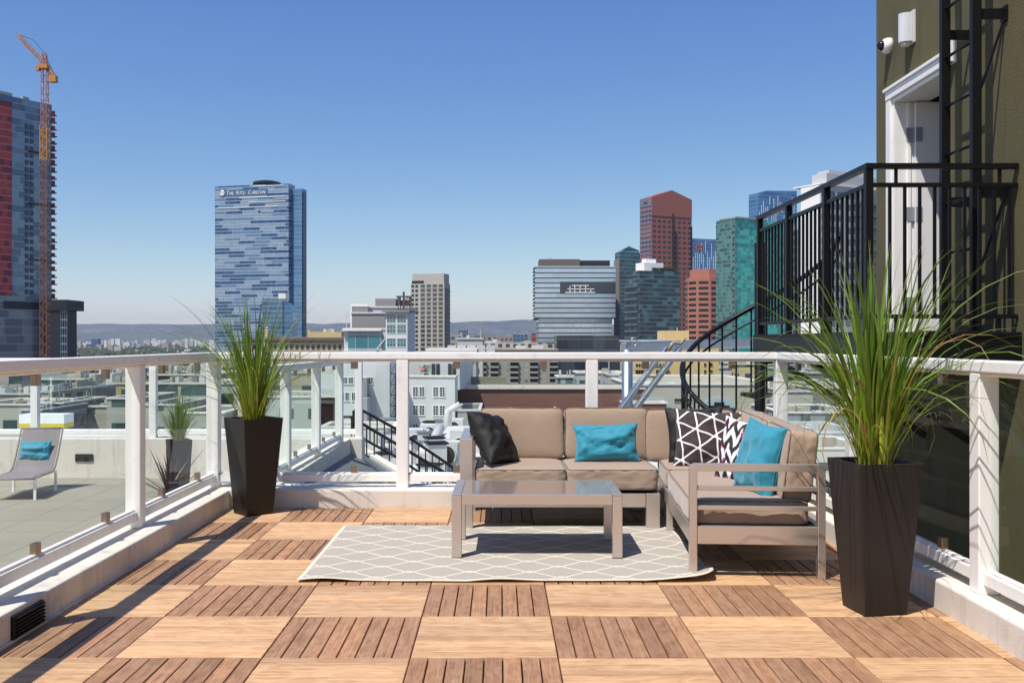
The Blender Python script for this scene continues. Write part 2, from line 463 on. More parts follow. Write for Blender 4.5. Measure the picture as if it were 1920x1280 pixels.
# lounge chair with sling and pillow
def lounger():
    r = empty('sling_chair', (-5.72, 12.1, -.54), R(6), 'grey sling lounge chair with white frame beyond the left glass railing', 'chair')
    s = MB()
    def sl(x0, x1, prof):
        vs = []; 
        for (y, z) in prof:
            vs += [(x0, y, z), (x1, y, z), (x1, y+.004, z-.012), (x0, y+.004, z-.012)]
        fs = []
        for i in range(len(prof)-1):
            a = i*4; b = a+4
            for k in range(4): fs.append((a+k, a+(k+1) % 4, b+(k+1) % 4, b+k))
        s.add(vs, fs)
    sl(-.265, .265, [(-.75, .30), (-.5, .315), (-.2, .30), (-.02, .30), (.10, .36), (.22, .52), (.33, .70), (.42, .86)])
    s.build('sling_seat', MAT['sling'], r, local=True, smooth=False)
    f = MB()
    for x in (-.29, .29):
        f.tube([(x,-.76,.29),(x,-.2,.29),(x,-.02,.29),(x,.10,.35),(x,.22,.51),(x,.43,.87)], .014, 8)
    f.tube([(-.29,.43,.87),(.29,.43,.87)], .014); f.tube([(-.29,-.76,.29),(.29,-.76,.29)], .014)
    f.build('frame', MAT['sling'], r, local=True, smooth=True)
    for x in (-.29, .29):
        for y in (-.70, .12):
            MB().bar((x, y, 0), (x, y, .29), .032, .032).build('leg', MAT['white'], r, local=True)
    r.scale = (.86, .86, .86)
    return r
lounger()
# ================================================================== CUSHIONS
def superpt(v, k, hx, hy, hz):
    n = (abs(v.x)**k+abs(v.y)**k+abs(v.z)**k)**(1/k)
    return Vector((v.x/n*hx, v.y/n*hy, v.z/n*hz))
def cushion(name, parent, c, size, rot=(0,0,0), k=7, crown=.015, mat=None, label=None, seed=0):
    """plump boxy cushion with piped edges; size = (w, d, h), crown on the +-z faces of the local box"""
    hx, hy, hz = [s/2 for s in size]
    Mx = Matrix.Translation(c)@Euler(rot).to_matrix().to_4x4()
    m = MB(); N = 22; idx = {}
    def vert(p):
        key = tuple(round(a, 4) for a in p)
        if key in idx: return idx[key]
        v = Vector(p); q = superpt(v, k, hx, hy, hz)
        thin = min(hx, hy, hz)
        # crown: swell the middle of the two large faces
        if hz == thin: ax = 2; u, w = q.x/hx, q.y/hy
        elif hy == thin: ax = 1; u, w = q.x/hx, q.z/hz
        else: ax = 0; u, w = q.y/hy, q.z/hz
        sw = max(0, 1-u**4)*max(0, 1-w**4)*crown
        q[ax] += math.copysign(sw, q[ax])*min(1, abs(q[ax])/thin*1.4)
        nz = noise.noise(Vector((q.x*4+seed*7, q.y*4, q.z*4)))*.0065+noise.noise(Vector((q.x*11+seed*7, q.y*11, q.z*11)))*.003
        edge = max(abs(u), abs(w))
        puck = noise.noise(Vector((q.x*30+seed, q.y*30, q.z*30)))*.007*max(0, edge-.6)/.4
        q += q.normalized()*(nz+puck)
        idx[key] = len(m.v); m.v.append(Mx@q); return idx[key]
    def g(i): 
        t = -1+2*i/N
        return math.copysign(abs(t)**.8, t) if t else 0
    for ax in range(3):
        for sgn in (-1, 1):
            o = [a for a in range(3) if a != ax]
            for i in range(N):
                for j in range(N):
                    q = []
                    for (ii, jj) in ((i,j),(i+1,j),(i+1,j+1),(i,j+1)):
                        p = [0,0,0]; p[ax] = sgn; p[o[0]] = g(ii); p[o[1]] = g(jj); q.append(vert(tuple(p)))
                    flip = (sgn > 0) == (ax == 1)
                    m.face(q[::-1] if flip else q)
    o = m.build(name, mat or MAT['taupe'], parent, smooth=True)
    if label: o['label'] = label
    # piping round both large faces
    pm = MB(); thin = min(hx, hy, hz); ax = 2 if hz == thin else (1 if hy == thin else 0)
    for sgn in (-1, 1):
        pts = []
        for i in range(72):
            t = 2*math.pi*i/72
            d = [0,0,0]; oo = [a for a in range(3) if a != ax]
            d[oo[0]] = math.cos(t); d[oo[1]] = math.sin(t)
            mx = max(abs(d[oo[0]]), abs(d[oo[1]])); d[oo[0]] /= mx; d[oo[1]] /= mx; d[ax] = sgn*.93
            q = superpt(Vector(d), k, hx, hy, hz)
            q += q.normalized()*(.003+noise.noise(Vector((q.x*4+seed*7, q.y*4, q.z*4)))*.0065+noise.noise(Vector((q.x*11+seed*7, q.y*11, q.z*11)))*.003)
            pts.append(Mx@q)
        pm.tube(pts, .005, 6, closed=True)
    pp = pm.build('piping', MAT['piping'], None, smooth=True)
    pp.parent = o; pp.matrix_parent_inverse = Matrix.Identity(4)
    return o

def sofa_two():
    r = empty('sofa', (.43, 7.2, 0), 0, 'two-seat section of the taupe outdoor sofa with the metal arm at its left end', 'sofa')
    A = MAT['alu']
    # left arm: flat loop
    a = MB(); a.box(-.275, -.185, 6.84, 6.90, 0, .632); a.box(-.275, -.185, 7.60, 7.66, 0, .632); a.box(-.275, -.185, 6.903, 7.597, .602, .632)
    a.box(-.245, -.215, 6.903, 7.597, .36, .40)
    a.build('arm', A, r, bevel=.006)
    MB().box(-.183, 1.01, 6.845, 6.885, .155, .25).build('front_rail', A, r, bevel=.004)
    MB().box(-.183, 1.10, 7.60, 7.64, .155, .25).build('back_rail', A, r, bevel=.004)
    s = MB()
    for k in range(9): y = 6.93+k*.08; s.box(-.18, 1.06, y, y+.045, .235, .258)
    s.box(1.062, 1.10, 6.89, 7.598, .16, .255)
    s.build('slat_base', MAT['dark_plate'], r)
    MB().box(1.012, 1.108, 6.84, 6.90, 0, .252).build('leg', A, r, bevel=.004)
    MB().box(1.03, 1.10, 7.645, 7.69, 0, .252).build('leg', A, r, bevel=.004)
    b = MB()
    for z in (.38, .50, .62): b.box(-.183, 1.10, 7.63, 7.655, z, z+.03)
    b.build('back_frame', A, r)
    for i, x in enumerate((.147, .785)):
        cushion('seat_cushion', r, (x, 7.20, .345), (.635, .72, .145), k=13, crown=.014, seed=i)
    for i, x in enumerate((.165, .80)):
        cushion('back_cushion', r, (x, 7.50, .605), (.632, .165, .385), (R(-7), 0, 0), k=12, crown=.018, seed=i+5)
def sofa_side():
    th = R(-4)
    r = empty('sofa', (1.045, 5.45, 0), th, 'corner section of the taupe outdoor sofa with barred metal arm facing the camera', 'sofa')
    A = MAT['alu']; W = .735; L = 2.20
    def B(m, name, mat=A, **k): return m.build(name, mat, r, local=True, **k)
    arm = MB(); t_ = .042; H_ = .628; r_ = .034
    def loop_(x0, x1, h, rr):
        p = [(x0, 0)]+[(x0+rr-rr*math.cos(R(15*k)), h-rr+rr*math.sin(R(15*k))) for k in range(7)]
        return p+[(x1-(x-x0), z) for x, z in p[::-1]]
    lo, li = loop_(0, W, H_, r_), loop_(t_, W-t_, H_-t_*.95, .008); n_ = len(lo)
    arm.v += [Vector((x, y, z)) for y in (0, .05) for l in (lo, li) for x, z in l]
    for k in range(n_-1):
        arm.face((k, k+1, n_+k+1, n_+k)); arm.face((2*n_+k, 3*n_+k, 3*n_+k+1, 2*n_+k+1)); arm.face((k, 2*n_+k, 2*n_+k+1, k+1)); arm.face((n_+k, n_+k+1, 3*n_+k+1, 3*n_+k))
    arm.face((0, n_, 3*n_, 2*n_)); arm.face((n_-1, 3*n_-1, 4*n_-1, 2*n_-1)); B(arm, 'arm', bevel=.003)
    bars = MB(); bars.box(.043, W-.043, .012, .034, .480, .505); bars.box(.043, W-.043, .012, .034, .372, .397); B(bars, 'arm_bar', bevel=.003)
    MB_ = MB(); MB_.box(.043, W-.043, .004, .044, .187, .285); B(MB_, 'end_rail', bevel=.003)
    m = MB(); m.box(.002, .036, .052, L-.06, .187, .285); B(m, 'side_rail', bevel=.003)
    m = MB(); m.box(W-.036, W-.002, .052, L-.06, .187, .285); B(m, 'side_rail', bevel=.003)
    for x, y in ((.001, 1.30), (.001, L-.05), (W-.045, 1.30), (W-.045, L-.05)):
        m = MB(); m.box(x, x+.044, y, y+.045, 0, .186); B(m, 'leg', bevel=.003)
    s = MB()
    for k in range(22): y = .08+k*.095; s.box(.038, W-.038, y, y+.05, .262, .283)
    B(s, 'slat_base', MAT['dark_plate'])
    b = MB(); b.box(W-.036, W-.002, L-.055, L-.01, .287, .62); b.box(W-.034, W-.006, .055, L-.06, .59, .62); b.box(W-.034, W-.006, .055, L-.06, .45, .48)
    B(b, 'back_frame')
    def cw(name, c, size, rot=(0,0,0), **k):
        # cushion given in local frame
        Mx = Matrix.Translation(r.location)@Matrix.Rotation(th, 4, 'Z')
        p = Mx@Vector(c); o = cushion(name, r, p, size, (rot[0], rot[1], rot[2]+th), **k); return o
    for i, (y0, y1) in enumerate(((.055, 1.40), (1.40, 2.12))):
        cw('seat_cushion', (.34, (y0+y1)/2, .352), (.665, y1-y0, .135), k=13, crown=.014, seed=i+11)
    for i, y in enumerate((.43, 1.09, 1.62)):
        cw('back_cushion', (.625, y, .60), (.165, .64, .40), (0, R(7), 0), k=12, crown=.018, seed=i+15)
    cw('back_cushion', (.235, 2.03, .59), (.66, .165, .39), (R(-7), 0, 0), k=12, crown=.018, seed=21)
sofa_two(); sofa_side()

# ------------------------------------------------------------------ throw pillows
def pillow(label, c, w, h, t, rot, mat, seed=0, scale_uv=1, zipper=False):
    m = MB(); N = 30
    def pt(u, v, s):
        x = w/2*u*(1-.10*(1-v*v)*abs(u)**2); z = h/2*v*(1-.10*(1-u*u)*abs(v)**2)
        e = max(0, (1-u*u))*max(0, (1-v*v)); th = t/2*e**.42
        cr = max(abs(u), abs(v))
        a = math.atan2(v, u)
        wr = math.sin(a*11+seed*3+3*noise.noise(Vector((u*2, v*2, seed))))*.011*max(0, cr-.30)*(e**.3)
        wr += noise.noise(Vector((u*2.1+seed*5, v*2.1, s)))*.030*e**.5
        wr += noise.noise(Vector((u*6+seed*5, v*6, s)))*.017*e**.4
        bend = .012*noise.noise(Vector((u+seed, v, 9)))
        return Vector((x, s*(th+wr)+bend, z))
    for s in (-1, 1):
        b = len(m.v)
        for i in range(N+1):
            for j in range(N+1):
                u = math.sin((-1+2*i/N)*math.pi/2); v = math.sin((-1+2*j/N)*math.pi/2); m.v.append(pt(u, v, s if 0 < i < N and 0 < j < N else s*.001))
        for i in range(N):
            for j in range(N):
                q = [b+i*(N+1)+j, b+(i+1)*(N+1)+j, b+(i+1)*(N+1)+j+1, b+i*(N+1)+j+1]
                uv = [((m.v[k].x)*1.0*scale_uv*2.2, (m.v[k].z)*scale_uv*2.2) for k in q]
                if s > 0: q.reverse(); uv.reverse()
                m.face(q, 0, uv)
    r = m.build('throw_pillow', mat, None, smooth=True)
    r.location = c; r.rotation_euler = rot
    tag(r, label, 'pillow', None)
    p = MB(); pts = []
    for side in range(4):
        for i in range(14):
            q = -1+2*i/14
            u, v = ((q, -1), (1, q), (-q, 1), (-1, -q))[side]
            pts.append(pt(u, v, 0))
    p.tube(pts, .0035, 6, closed=True); pm = p.build('seam', mat, None, smooth=True); pm.parent = r
    if zipper:
        zm = MB(); zm.tube([(-.012, -.0, z) for z in (-h*.30, 0, h*.30)], .0001)
    return r
pillow('plain black pillow leaning on the left arm of the sofa', (-.045, 7.12, .60), .42, .42, .21, (R(-32), R(8), R(60)), MAT['black_fab'], 1)
pillow('small turquoise rectangular pillow alone against the middle back cushion of the sofa', (.775, 7.22, .563), .475, .275, .15, (R(-14), R(-1.5), R(0)), MAT['turq'], 2)
pillow('plain black pillow standing behind the white triangle-line pillow', (1.425, 7.21, .615), .42, .42, .11, (R(-14), R(-2), R(-2)), MAT['black_fab'], 3)
pillow('dark pillow printed with white triangle lines in the corner of the sofa', (1.475, 7.00, .608), .49, .42, .16, (R(-15), R(3), R(-4)), MAT['tri'], 4)
pillow('black and white zigzag pillow between the triangle-line and turquoise pillows', (1.535, 6.24, .59), .40, .43, .12, (R(-10), R(6), R(-56)), MAT['chev'], 5)
pillow('square turquoise pillow propped on the right side of the sofa behind the barred arm', (1.515, 5.78, .615), .40, .44, .17, (R(-12), R(5), R(-74)), MAT['turq'], 6)

# ------------------------------------------------------------------ coffee table
def table():
    r = empty('coffee_table', (.225, 6.19, .010), R(-.6), 'low brushed metal coffee table with glass top standing on the trellis rug', 'table')
    A = MAT['alu']; hw, hd, H = .508, .30, .385
    def b(m, n, mat=A, bev=.004): return m.build(n, mat, r, local=True, bevel=bev)
    for sx in (-1, 1):
        for sy in (-1, 1):
            x = sx*(hw-.029); y = sy*(hd-.03); b(MB().box(x-.029, x+.029, y-.03, y+.03, .004, H-.012), 'leg')
            MB().box(x-.030, x+.030, y-.031, y+.031, 0, .0038).build('foot_pad', MAT['rubber'], r, local=True)
        x = sx*(hw-.029)
        b(MB().box(x-.029, x+.029, -hd, hd, H-.0115, H), 'top_plate')
    for sy in (-1, 1):
        y = sy*(hd-.013); b(MB().box(-hw+.0585, hw-.0585, y-.013, y+.013, H-.066, H-.003), 'apron')
    g = MB().box(-hw+.0585, hw-.0585, -hd+.027, hd-.027, H-.014, H-.004)
    mm = M('bronze_tinted_glass'); mm.set(col=(.30, .235, .195), rough=.12, spec=.8, metal=.15)
    g.build('glass_top', mm.m, r, local=True)
table()

# ------------------------------------------------------------------ rug
def rug():
    x0, x1, y0, y1 = -1.095, 1.19, 5.345, 6.94; N, K = 120, 80
    m = MB()
    for i in range(N+1):
        for j in range(K+1):
            u = i/N*2.20; v = j/K*1.59
            x = x0+(x1-x0)*i/N; y = y0+(y1-y0)*j/K
            fe = max(0, 1-v/.22); 
            z = .004+fe**2*max(0, .008*math.sin(u*6.5+.6)+.004*math.sin(u*14))+.0035*(1+noise.noise(Vector((u*3, v*3, 0))))
            y += fe*.008*math.sin(u*5)
            cd = max(0, 1-math.hypot((2.20-u)/.30, v/.34))     # curled corner at the sofa leg
            z += .040*cd**1.2; x -= .035*cd**3; y += .035*cd**3
            re = max(0, 1-(2.20-u)/.10); z += .012*re*re*max(0, math.sin(v*7+.5))
            m.v.append(Vector((x, y, z)))
    for i in range(N):
        for j in range(K):
            q = [i*(K+1)+j, (i+1)*(K+1)+j, (i+1)*(K+1)+j+1, i*(K+1)+j+1]
            m.face(q, 0, [(a/N*2.20, b/K*1.59) for a, b in ((i,j),(i+1,j),(i+1,j+1),(i,j+1))])
    o = m.build('rug', MAT['rug'], None, smooth=True)
    s = o.modifiers.new('thickness', 'SOLIDIFY'); s.thickness = .006; s.offset = 1
    tag(o, 'grey rug with cream trellis pattern lying flat on the wooden deck', 'rug')
rug()

# ------------------------------------------------------------------ plants
def blades(n, L, spread, az_bias, w0, seed, zb=.0, tmin=.0, tmax=.75, droop=1.6, mat2=True):
    rnd = random.Random(seed); m = MB()
    for k in range(n):
        az = rnd.uniform(0, 2*math.pi)
        r0 = rnd.random()**.7*spread; bx, by = r0*math.cos(az)+rnd.uniform(-.01, .01), r0*math.sin(az)+rnd.uniform(-.01, .01)
        az += rnd.uniform(-.5, .5)
        q = rnd.random()
        tilt = tmin+(tmax-tmin)*(q**1.5)
        ln = L*(rnd.uniform(.5, 1.0) if q < .55 else rnd.uniform(.55, 1.15))
        dr = droop*(.10+.95*q*q)*rnd.uniform(.35, 1.5)
        kink = rnd.uniform(.4, .9) if rnd.random() < .04 else 0; kt = rnd.uniform(.4, .75); swerve = rnd.uniform(-.7, .7)
        w = w0*(1.25-.75*q)*rnd.uniform(.6, 1.25); S_ = 9; p = Vector((bx, by, zb)); base = len(m.v)
        wv = Vector((-math.sin(az), math.cos(az), 0)); tw = rnd.uniform(-.9, .9)
        for i in range(S_+1):
            t = i/S_; a = tilt+dr*t**2.1+(kink if t > kt else 0)
            d = Vector((math.sin(a)*math.cos(az+swerve*t), math.sin(a)*math.sin(az+swerve*t), math.cos(a)))
            if i: p = p+d*(ln/S_)
            nn = d.cross(wv); ww = (wv*math.cos(tw*t)+nn*math.sin(tw*t))
            hw = w/2*(min(1, .55+t*2))*(1-max(0, t-.45)/.55)**.8+.0004
            fold = nn*hw*.35
            m.v += [p-ww*hw+fold, p.copy(), p+ww*hw+fold]
        mi = 1 if rnd.random() < .5 else 0
        for i in range(S_):
            for e in (0, 1):
                a0 = base+i*3+e; m.face((a0, a0+1, a0+4, a0+3), mi, [(e*.5, i/S_), (e*.5+.5, i/S_), (e*.5+.5, (i+1)/S_), (e*.5, (i+1)/S_)])
    return m
def planter_mesh(tw, bw, H):
    m = MB(); t, b = tw/2, bw/2; i = t-.018
    vs = [(-b,-b,0),(b,-b,0),(b,b,0),(-b,b,0)]
    # facets: square top turned slightly against the foot gives the folded look
    tp = [(-t,-t),(t,-t),(t,t),(-t,t)]
    vs += [(x, y, H) for x, y in tp]
    ti = [(-i,-i),(i,-i),(i,i),(-i,i)]
    vs += [(x, y, H) for x, y in ti]+[(x*.9, y*.9, H-.06) for x, y in ti]
    fs = [(0,3,2,1)]
    for k in range(4):
        l = (k+1) % 4; fs += [(k,l,4+l,4+k), (4+k,4+l,8+l,8+k), (8+k,8+l,12+l,12+k)]
    return m.add(vs, fs)
def plant(loc, rz, label, nb, L, seed, tmax, droop, sp, w0, s=1.0):
    r = empty('potted_grass', loc, rz, label, 'potted plant')
    planter_mesh(.325*s, .215*s, .725).build('planter', MAT['planter'], r, local=True, bevel=.004)
    MB().box(-.135*s, .135*s, -.135*s, .135*s, .60, .672).build('soil', MAT['soil'], r, local=True)
    blades(nb, L, sp, 0, w0, seed, .665, 0, tmax, droop).build('grass_blades', [MAT['blade_a'], MAT['blade_b']], r, local=True)
    return r
plant((-1.865, 7.50, 0), R(42), 'tall tapered black planter of upright green grass in the far left deck corner', 270, 1.04, 3, .54, 1.6, .070, .0140)
plant((1.815, 4.80, 0), R(9), 'tall tapered black planter of arching green grass standing right of the sofa arm', 230, 1.17, 8, .45, 2.7, .072, .0172)
# small planter and spiky plant on the left terrace
r = empty('potted_grass', (-4.0, 12.35, -.54), R(30), 'small black planter of grass standing on the left terrace behind the glass', 'potted plant')
planter_mesh(.27, .20, .62).build('planter', MAT['planter'], r, local=True)
blades(260, .72, .05, 0, .008, 21, .56, 0, .55, 1.0).build('grass_blades', [MAT['blade_a'], MAT['blade_b']], r, local=True)
r = empty('spiky_plant', (-3.92, 11.75, -.54), 0, 'low purple spiky-leaved plant in front of the small planter on the left terrace', 'plant')
blades(46, .62, .02, 0, .030, 5, .02, .1, 1.2, .25).build('leaves', MAT['dracaena'], r, local=True)
m = MB().tube([(0,0,0), (0,0,.09)], [.09, .11], 16); m.build('pot', MAT['planter'], r, local=True, smooth=False)
pillow('turquoise rectangular pillow on the grey sling chair beyond the left railing', (-5.76, 12.28, -.055), .38, .25, .11, (R(-16), 0, R(6)), MAT['turq'], 9)
# ================================================================== OLIVE ROOFTOP BUILDING (right)
def olive():
    X, Y0, Y1 = 3.40, 8.94, -1.0
    r = empty('rooftop_building', (X, Y0, -1.8), 0, 'olive green stucco rooftop building with a white doorway at the right edge', 'building')
    O = MAT['olive']; T = .30
    a, b, zt, zb = 7.58, 8.55, 3.39, 1.37
    w = MB(); w.box(X, X+T, b, Y0, -1.8, 7.5); w.box(X, X+T, Y1, a, -1.8, 7.5); w.box(X, X+T, a, b, zt, 7.5); w.box(X, X+T, a, b, -1.8, zb)
    w.box(X+T+.001, 9.5, Y0-.25, Y0, -1.8, 7.5)
    w.build('wall', O, r)
    MB().box(X+T+.001, 9.5, Y1, Y0-.251, 7.2, 7.45).build('roof', O, r)
    MB().box(X+T+.3, 9.5, Y1, Y0-.26, -1.8, 1.34).build('floor_slab', MAT['interior'], r)
    MB().box(X+1.6, X+1.7, Y1, Y0-.26, 1.341, 7.19).build('inner_wall', MAT['interior'], r)
    # bull-nosed corner
    f = MB()
    W = MAT['white']
    f.box(X-.035, X+.0, a-.10, b+.10, zt+.001, zt+.075); 
    f.box(X-.05, X-.0, a-.12, b+.12, zt+.076, zt+.105)
    f.box(X-.03, X, b+.001, b+.10, zb, zt); f.box(X-.03, X, a-.10, a-.001, zb, zt)
    f.box(X-.012, X+T-.02, b-.035, b-.001, zb, zt-.036); f.box(X-.012, X+T-.02, a+.001, a+.035, zb, zt-.036)
    f.box(X-.012, X+T-.02, a+.001, b-.001, zt-.035, zt-.001)
    f.box(X+.10, X+.13, b-.055, b-.036, zb, zt-.036)
    f.build('door_frame', W, r, bevel=.004)
    d = MB().box(X+.155, X+1.02, b-.085, b-.042, zb+.02, zt-.045).build('door', MAT['door_white'], r, bevel=.003)
    for z in (3.12-.05, 2.39, 1.62):
        h = MB(); h.box(X+.085, X+.150, b-.060, b-.0565, z-.06, z+.06); h.box(X+.157, X+.21, b-.091, b-.0862, z-.06, z+.06); h.tube([(X+.153, b-.065, z-.06), (X+.153, b-.065, z+.06)], .008)
        h.build('hinge', MAT['chrome'], d)
    # wall fixtures
    return r
olive()
def dome_cam():
    p = Vector((3.40, 8.62, 3.87))
    r = empty('security_camera', p, 0, 'white dome security camera on the olive wall left of the wall lamp', 'camera')
    m = MB(); m.tube([p+Vector((0,0,0)), p+Vector((-.03,0,0)), p+Vector((-.055,0,0)), p+Vector((-.07,0,0))], [.068, .068, .060, .048], 24); m.build('housing', MAT['white'], r, smooth=True)
    m = MB(); m.tube([p+Vector((-.0705,0,0)), p+Vector((-.095,0,0)), p+Vector((-.112,0,0)), p+Vector((-.120,0,0))], [.045, .038, .022, .004], 20)
    g = simple('smoked_dome', (.01, .01, .012), .08); m.build('dome', g, r, smooth=True)
dome_cam()
def wall_lamp(p, label, s=1.0, simplebox=False):
    r = empty('wall_lamp', p, 0, label, 'wall lamp')
    MB().box(p[0]-.018, p[0], p[1]-.10*s, p[1]+.10*s, p[2]-.17*s, p[2]+.17*s).build('back_plate', MAT['unit'] if not simplebox else MAT['white'], r, bevel=.003)
    m = MB(); n = 12; R_ = .075*s
    ring = [(-.02-math.sin(math.pi*i/n)*.115*s, math.cos(math.pi*i/n)*R_) for i in range(n+1)]
    vs = [(p[0]+a, p[1]+b, p[2]-.15*s) for a, b in ring]+[(p[0]+a, p[1]+b, p[2]+.15*s) for a, b in ring]
    k = n+1; fs = [(i, i+1, k+i+1, k+i) for i in range(n)]+[tuple(range(k))[::-1], tuple(range(k, 2*k)), (0, k, 2*k-1, n)]
    m.add(vs, fs); m.build('shade', simple('frosted_lamp_shade', (.62, .64, .68), .4) if not simplebox else MAT['white'], r)
    MB().box(p[0]-.10*s, p[0]-.03, p[1]-.045*s, p[1]+.045*s, p[2]-.185*s, p[2]-.151*s).build('lens', MAT['unit'], r)
wall_lamp(Vector((3.40, 8.17, 3.88)), 'half-cylinder metal wall lamp above the white doorway, beside the dome camera', .78)
wall_lamp(Vector((3.40, 7.42, 3.48)), 'small white wall light partly hidden behind the black ladder', .62, True)

def ladder():
    r = empty('wall_ladder', (3.2, 6.9, 1.37), 0, 'black steel roof ladder fixed to the olive wall above the landing', 'ladder')
    K = MAT['black_steel']
    for y in (7.12, 6.66):
        MB().box(3.168, 3.232, y-.022, y+.022, 1.37, 7.4).build('stile', K, r, bevel=.002)
    z = 1.58
    while z < 7.3:
        MB().tube([(3.2, 7.098, z), (3.2, 6.682, z)], .011, 8).build('rung', K, r, smooth=True); z += .35
    for z in (3.50, 2.30, 4.9):
        for y in (7.12, 6.66):
            m = MB(); m.box(3.2325, 3.40, y-.006, y+.006, z-.035, z+.035); m.box(3.385, 3.401, y-.04, y+.04, z-.05, z+.05); m.build('bracket', K, r)
        m = MB(); m.bar((3.39, 6.66, z-.04), (3.235, 6.66, z-.50), .014); m.build('brace', K, r)
ladder()

def landing():
    r = empty('steel_landing', (2.42, 7.85, 1.2), 0, 'black steel landing with balustrade outside the white doorway', 'landing')
    K = MAT['black_steel']
    MB().box(2.37, 3.395, 6.44, 9.27, 1.335, 1.362).build('deck_plate', MAT['dark_plate'], r)
    f = MB(); f.box(2.37, 2.40, 6.44, 9.27, 1.20, 1.334); f.box(2.401, 3.395, 6.44, 6.47, 1.10, 1.334); f.box(2.401, 3.395, 9.24, 9.27, 1.20, 1.334)
    for y in (7.3, 8.2): f.box(2.401, 3.395, y, y+.05, 1.22, 1.334)
    f.build('edge_beam', K, r)
    t = MB(); n = 46
    for k in range(n):
        x = 2.42+k*(3.37-2.42)/n; t.bar((x, 6.434, 1.325), (x+.016, 6.434, 1.352), .006, .006)
    t.build('tread_pattern', K, r)
    for y in (7.0, 7.9, 8.9):
        MB().bar((2.40, y, 1.19), (3.39, y, .55), .04, .05).build('brace', K, r)
    zt, z2, z3 = 2.448, 2.325, 1.464
    # posts
    for x, y in ((2.42, 6.5), (2.42, 7.34), (2.42, 8.30), (2.42, 9.22)):
        MB().box(x-.024, x+.024, y-.024, y+.024, 1.363, zt-.018).build('post', K, r)
    MB().bar((2.42, 6.47, zt), (2.42, 9.26, zt), .05, .035).build('top_rail', K, r)
    MB().bar((2.446, 6.5, zt), (3.395, 6.5, zt), .05, .035).build('top_rail', K, r)
    a = MB(); a.bar((2.42, 6.525, z2), (2.42, 9.19, z2), .028); a.bar((2.42, 6.525, z3), (2.42, 9.19, z3), .028); a.build('mid_rail', K, r)
    a = MB(); a.bar((2.445, 6.5, z2), (3.395, 6.5, z2), .028); a.bar((2.445, 6.5, z3), (3.395, 6.5, z3), .028); a.build('mid_rail', K, r)
    y = 6.60
    while y < 9.15:
        if min(abs(y-7.34), abs(y-8.30)) > .04: MB().box(2.411, 2.429, y-.009, y+.009, z3+.014, z2-.014).build('baluster', K, r)
        y += .1
    x = 2.56
    while x < 3.36:
        MB().box(x-.009, x+.009, 6.491, 6.509, z3+.014, z2-.014).build('baluster', K, r); x += .098
    for x in (2.60, 3.28): MB().box(x-.009, x+.009, 6.491, 6.509, z2+.014, zt-.018).build('baluster', K, r)
    for x in (2.60, 3.28): MB().box(x-.009, x+.009, 6.491, 6.509, 1.363, z3-.014).build('baluster', K, r)
landing()

def spiral():
    P = Vector((2.64, 10.05)); Rr = .79
    r = empty('spiral_stair', (P.x, P.y, -1.8), 0, 'black spiral stair with curved handrails winding below the steel landing', 'staircase')
    K = MAT['black_steel']
    MB().tube([(P.x, P.y, -1.8), (P.x, P.y, 2.3)], .055, 16).build('centre_pole', K, r, smooth=True)
    # angle measured from the camera side (-y), winding by +x, back, -x; z of tread falls with the angle
    def pos(a, rad, z): return Vector((P.x+math.sin(a)*rad, P.y-math.cos(a)*rad, z))
    def zt(a): return 1.34-.685*(a/(math.pi/2)-1)
    amax = math.pi*2.15; n = 19; da = R(24)
    top, mid = [], []
    k = 0; a = R(96)
    while zt(a) > -1.75:
        z = zt(a)
        t = MB(); vs = []
        for zz in (z-.04, z):
            vs += [pos(a-da*.52, .06, zz), pos(a-da*.52, Rr, zz), pos(a, Rr*1.01, zz), pos(a+da*.52, Rr, zz), pos(a+da*.52, .06, zz)]
        t.add(vs, [(4,3,2,1,0), (5,6,7,8,9)]+[(i, (i+1) % 5, 5+(i+1) % 5, 5+i) for i in range(5)]); t.build('tread', MAT['dark_plate'], r)
        for e in (-.33, .17):
            aa = a+da*e
            zz = zt(aa)
            MB().bar(pos(aa, Rr-.012, z-.04), pos(aa, Rr-.012, zz+.93), .018).build('baluster', K, r)
        a += da
    a = R(80)
    while zt(a) > -1.9:
        top.append(pos(a, Rr-.012, zt(a)+.95)); mid.append(pos(a, Rr-.012, zt(a)+.80)); a += R(6)
    MB().tube(top, .026, 8).build('handrail', K, r, smooth=True)
    MB().tube(mid, .012, 6).build('lower_rail', K, r, smooth=True)
spiral()

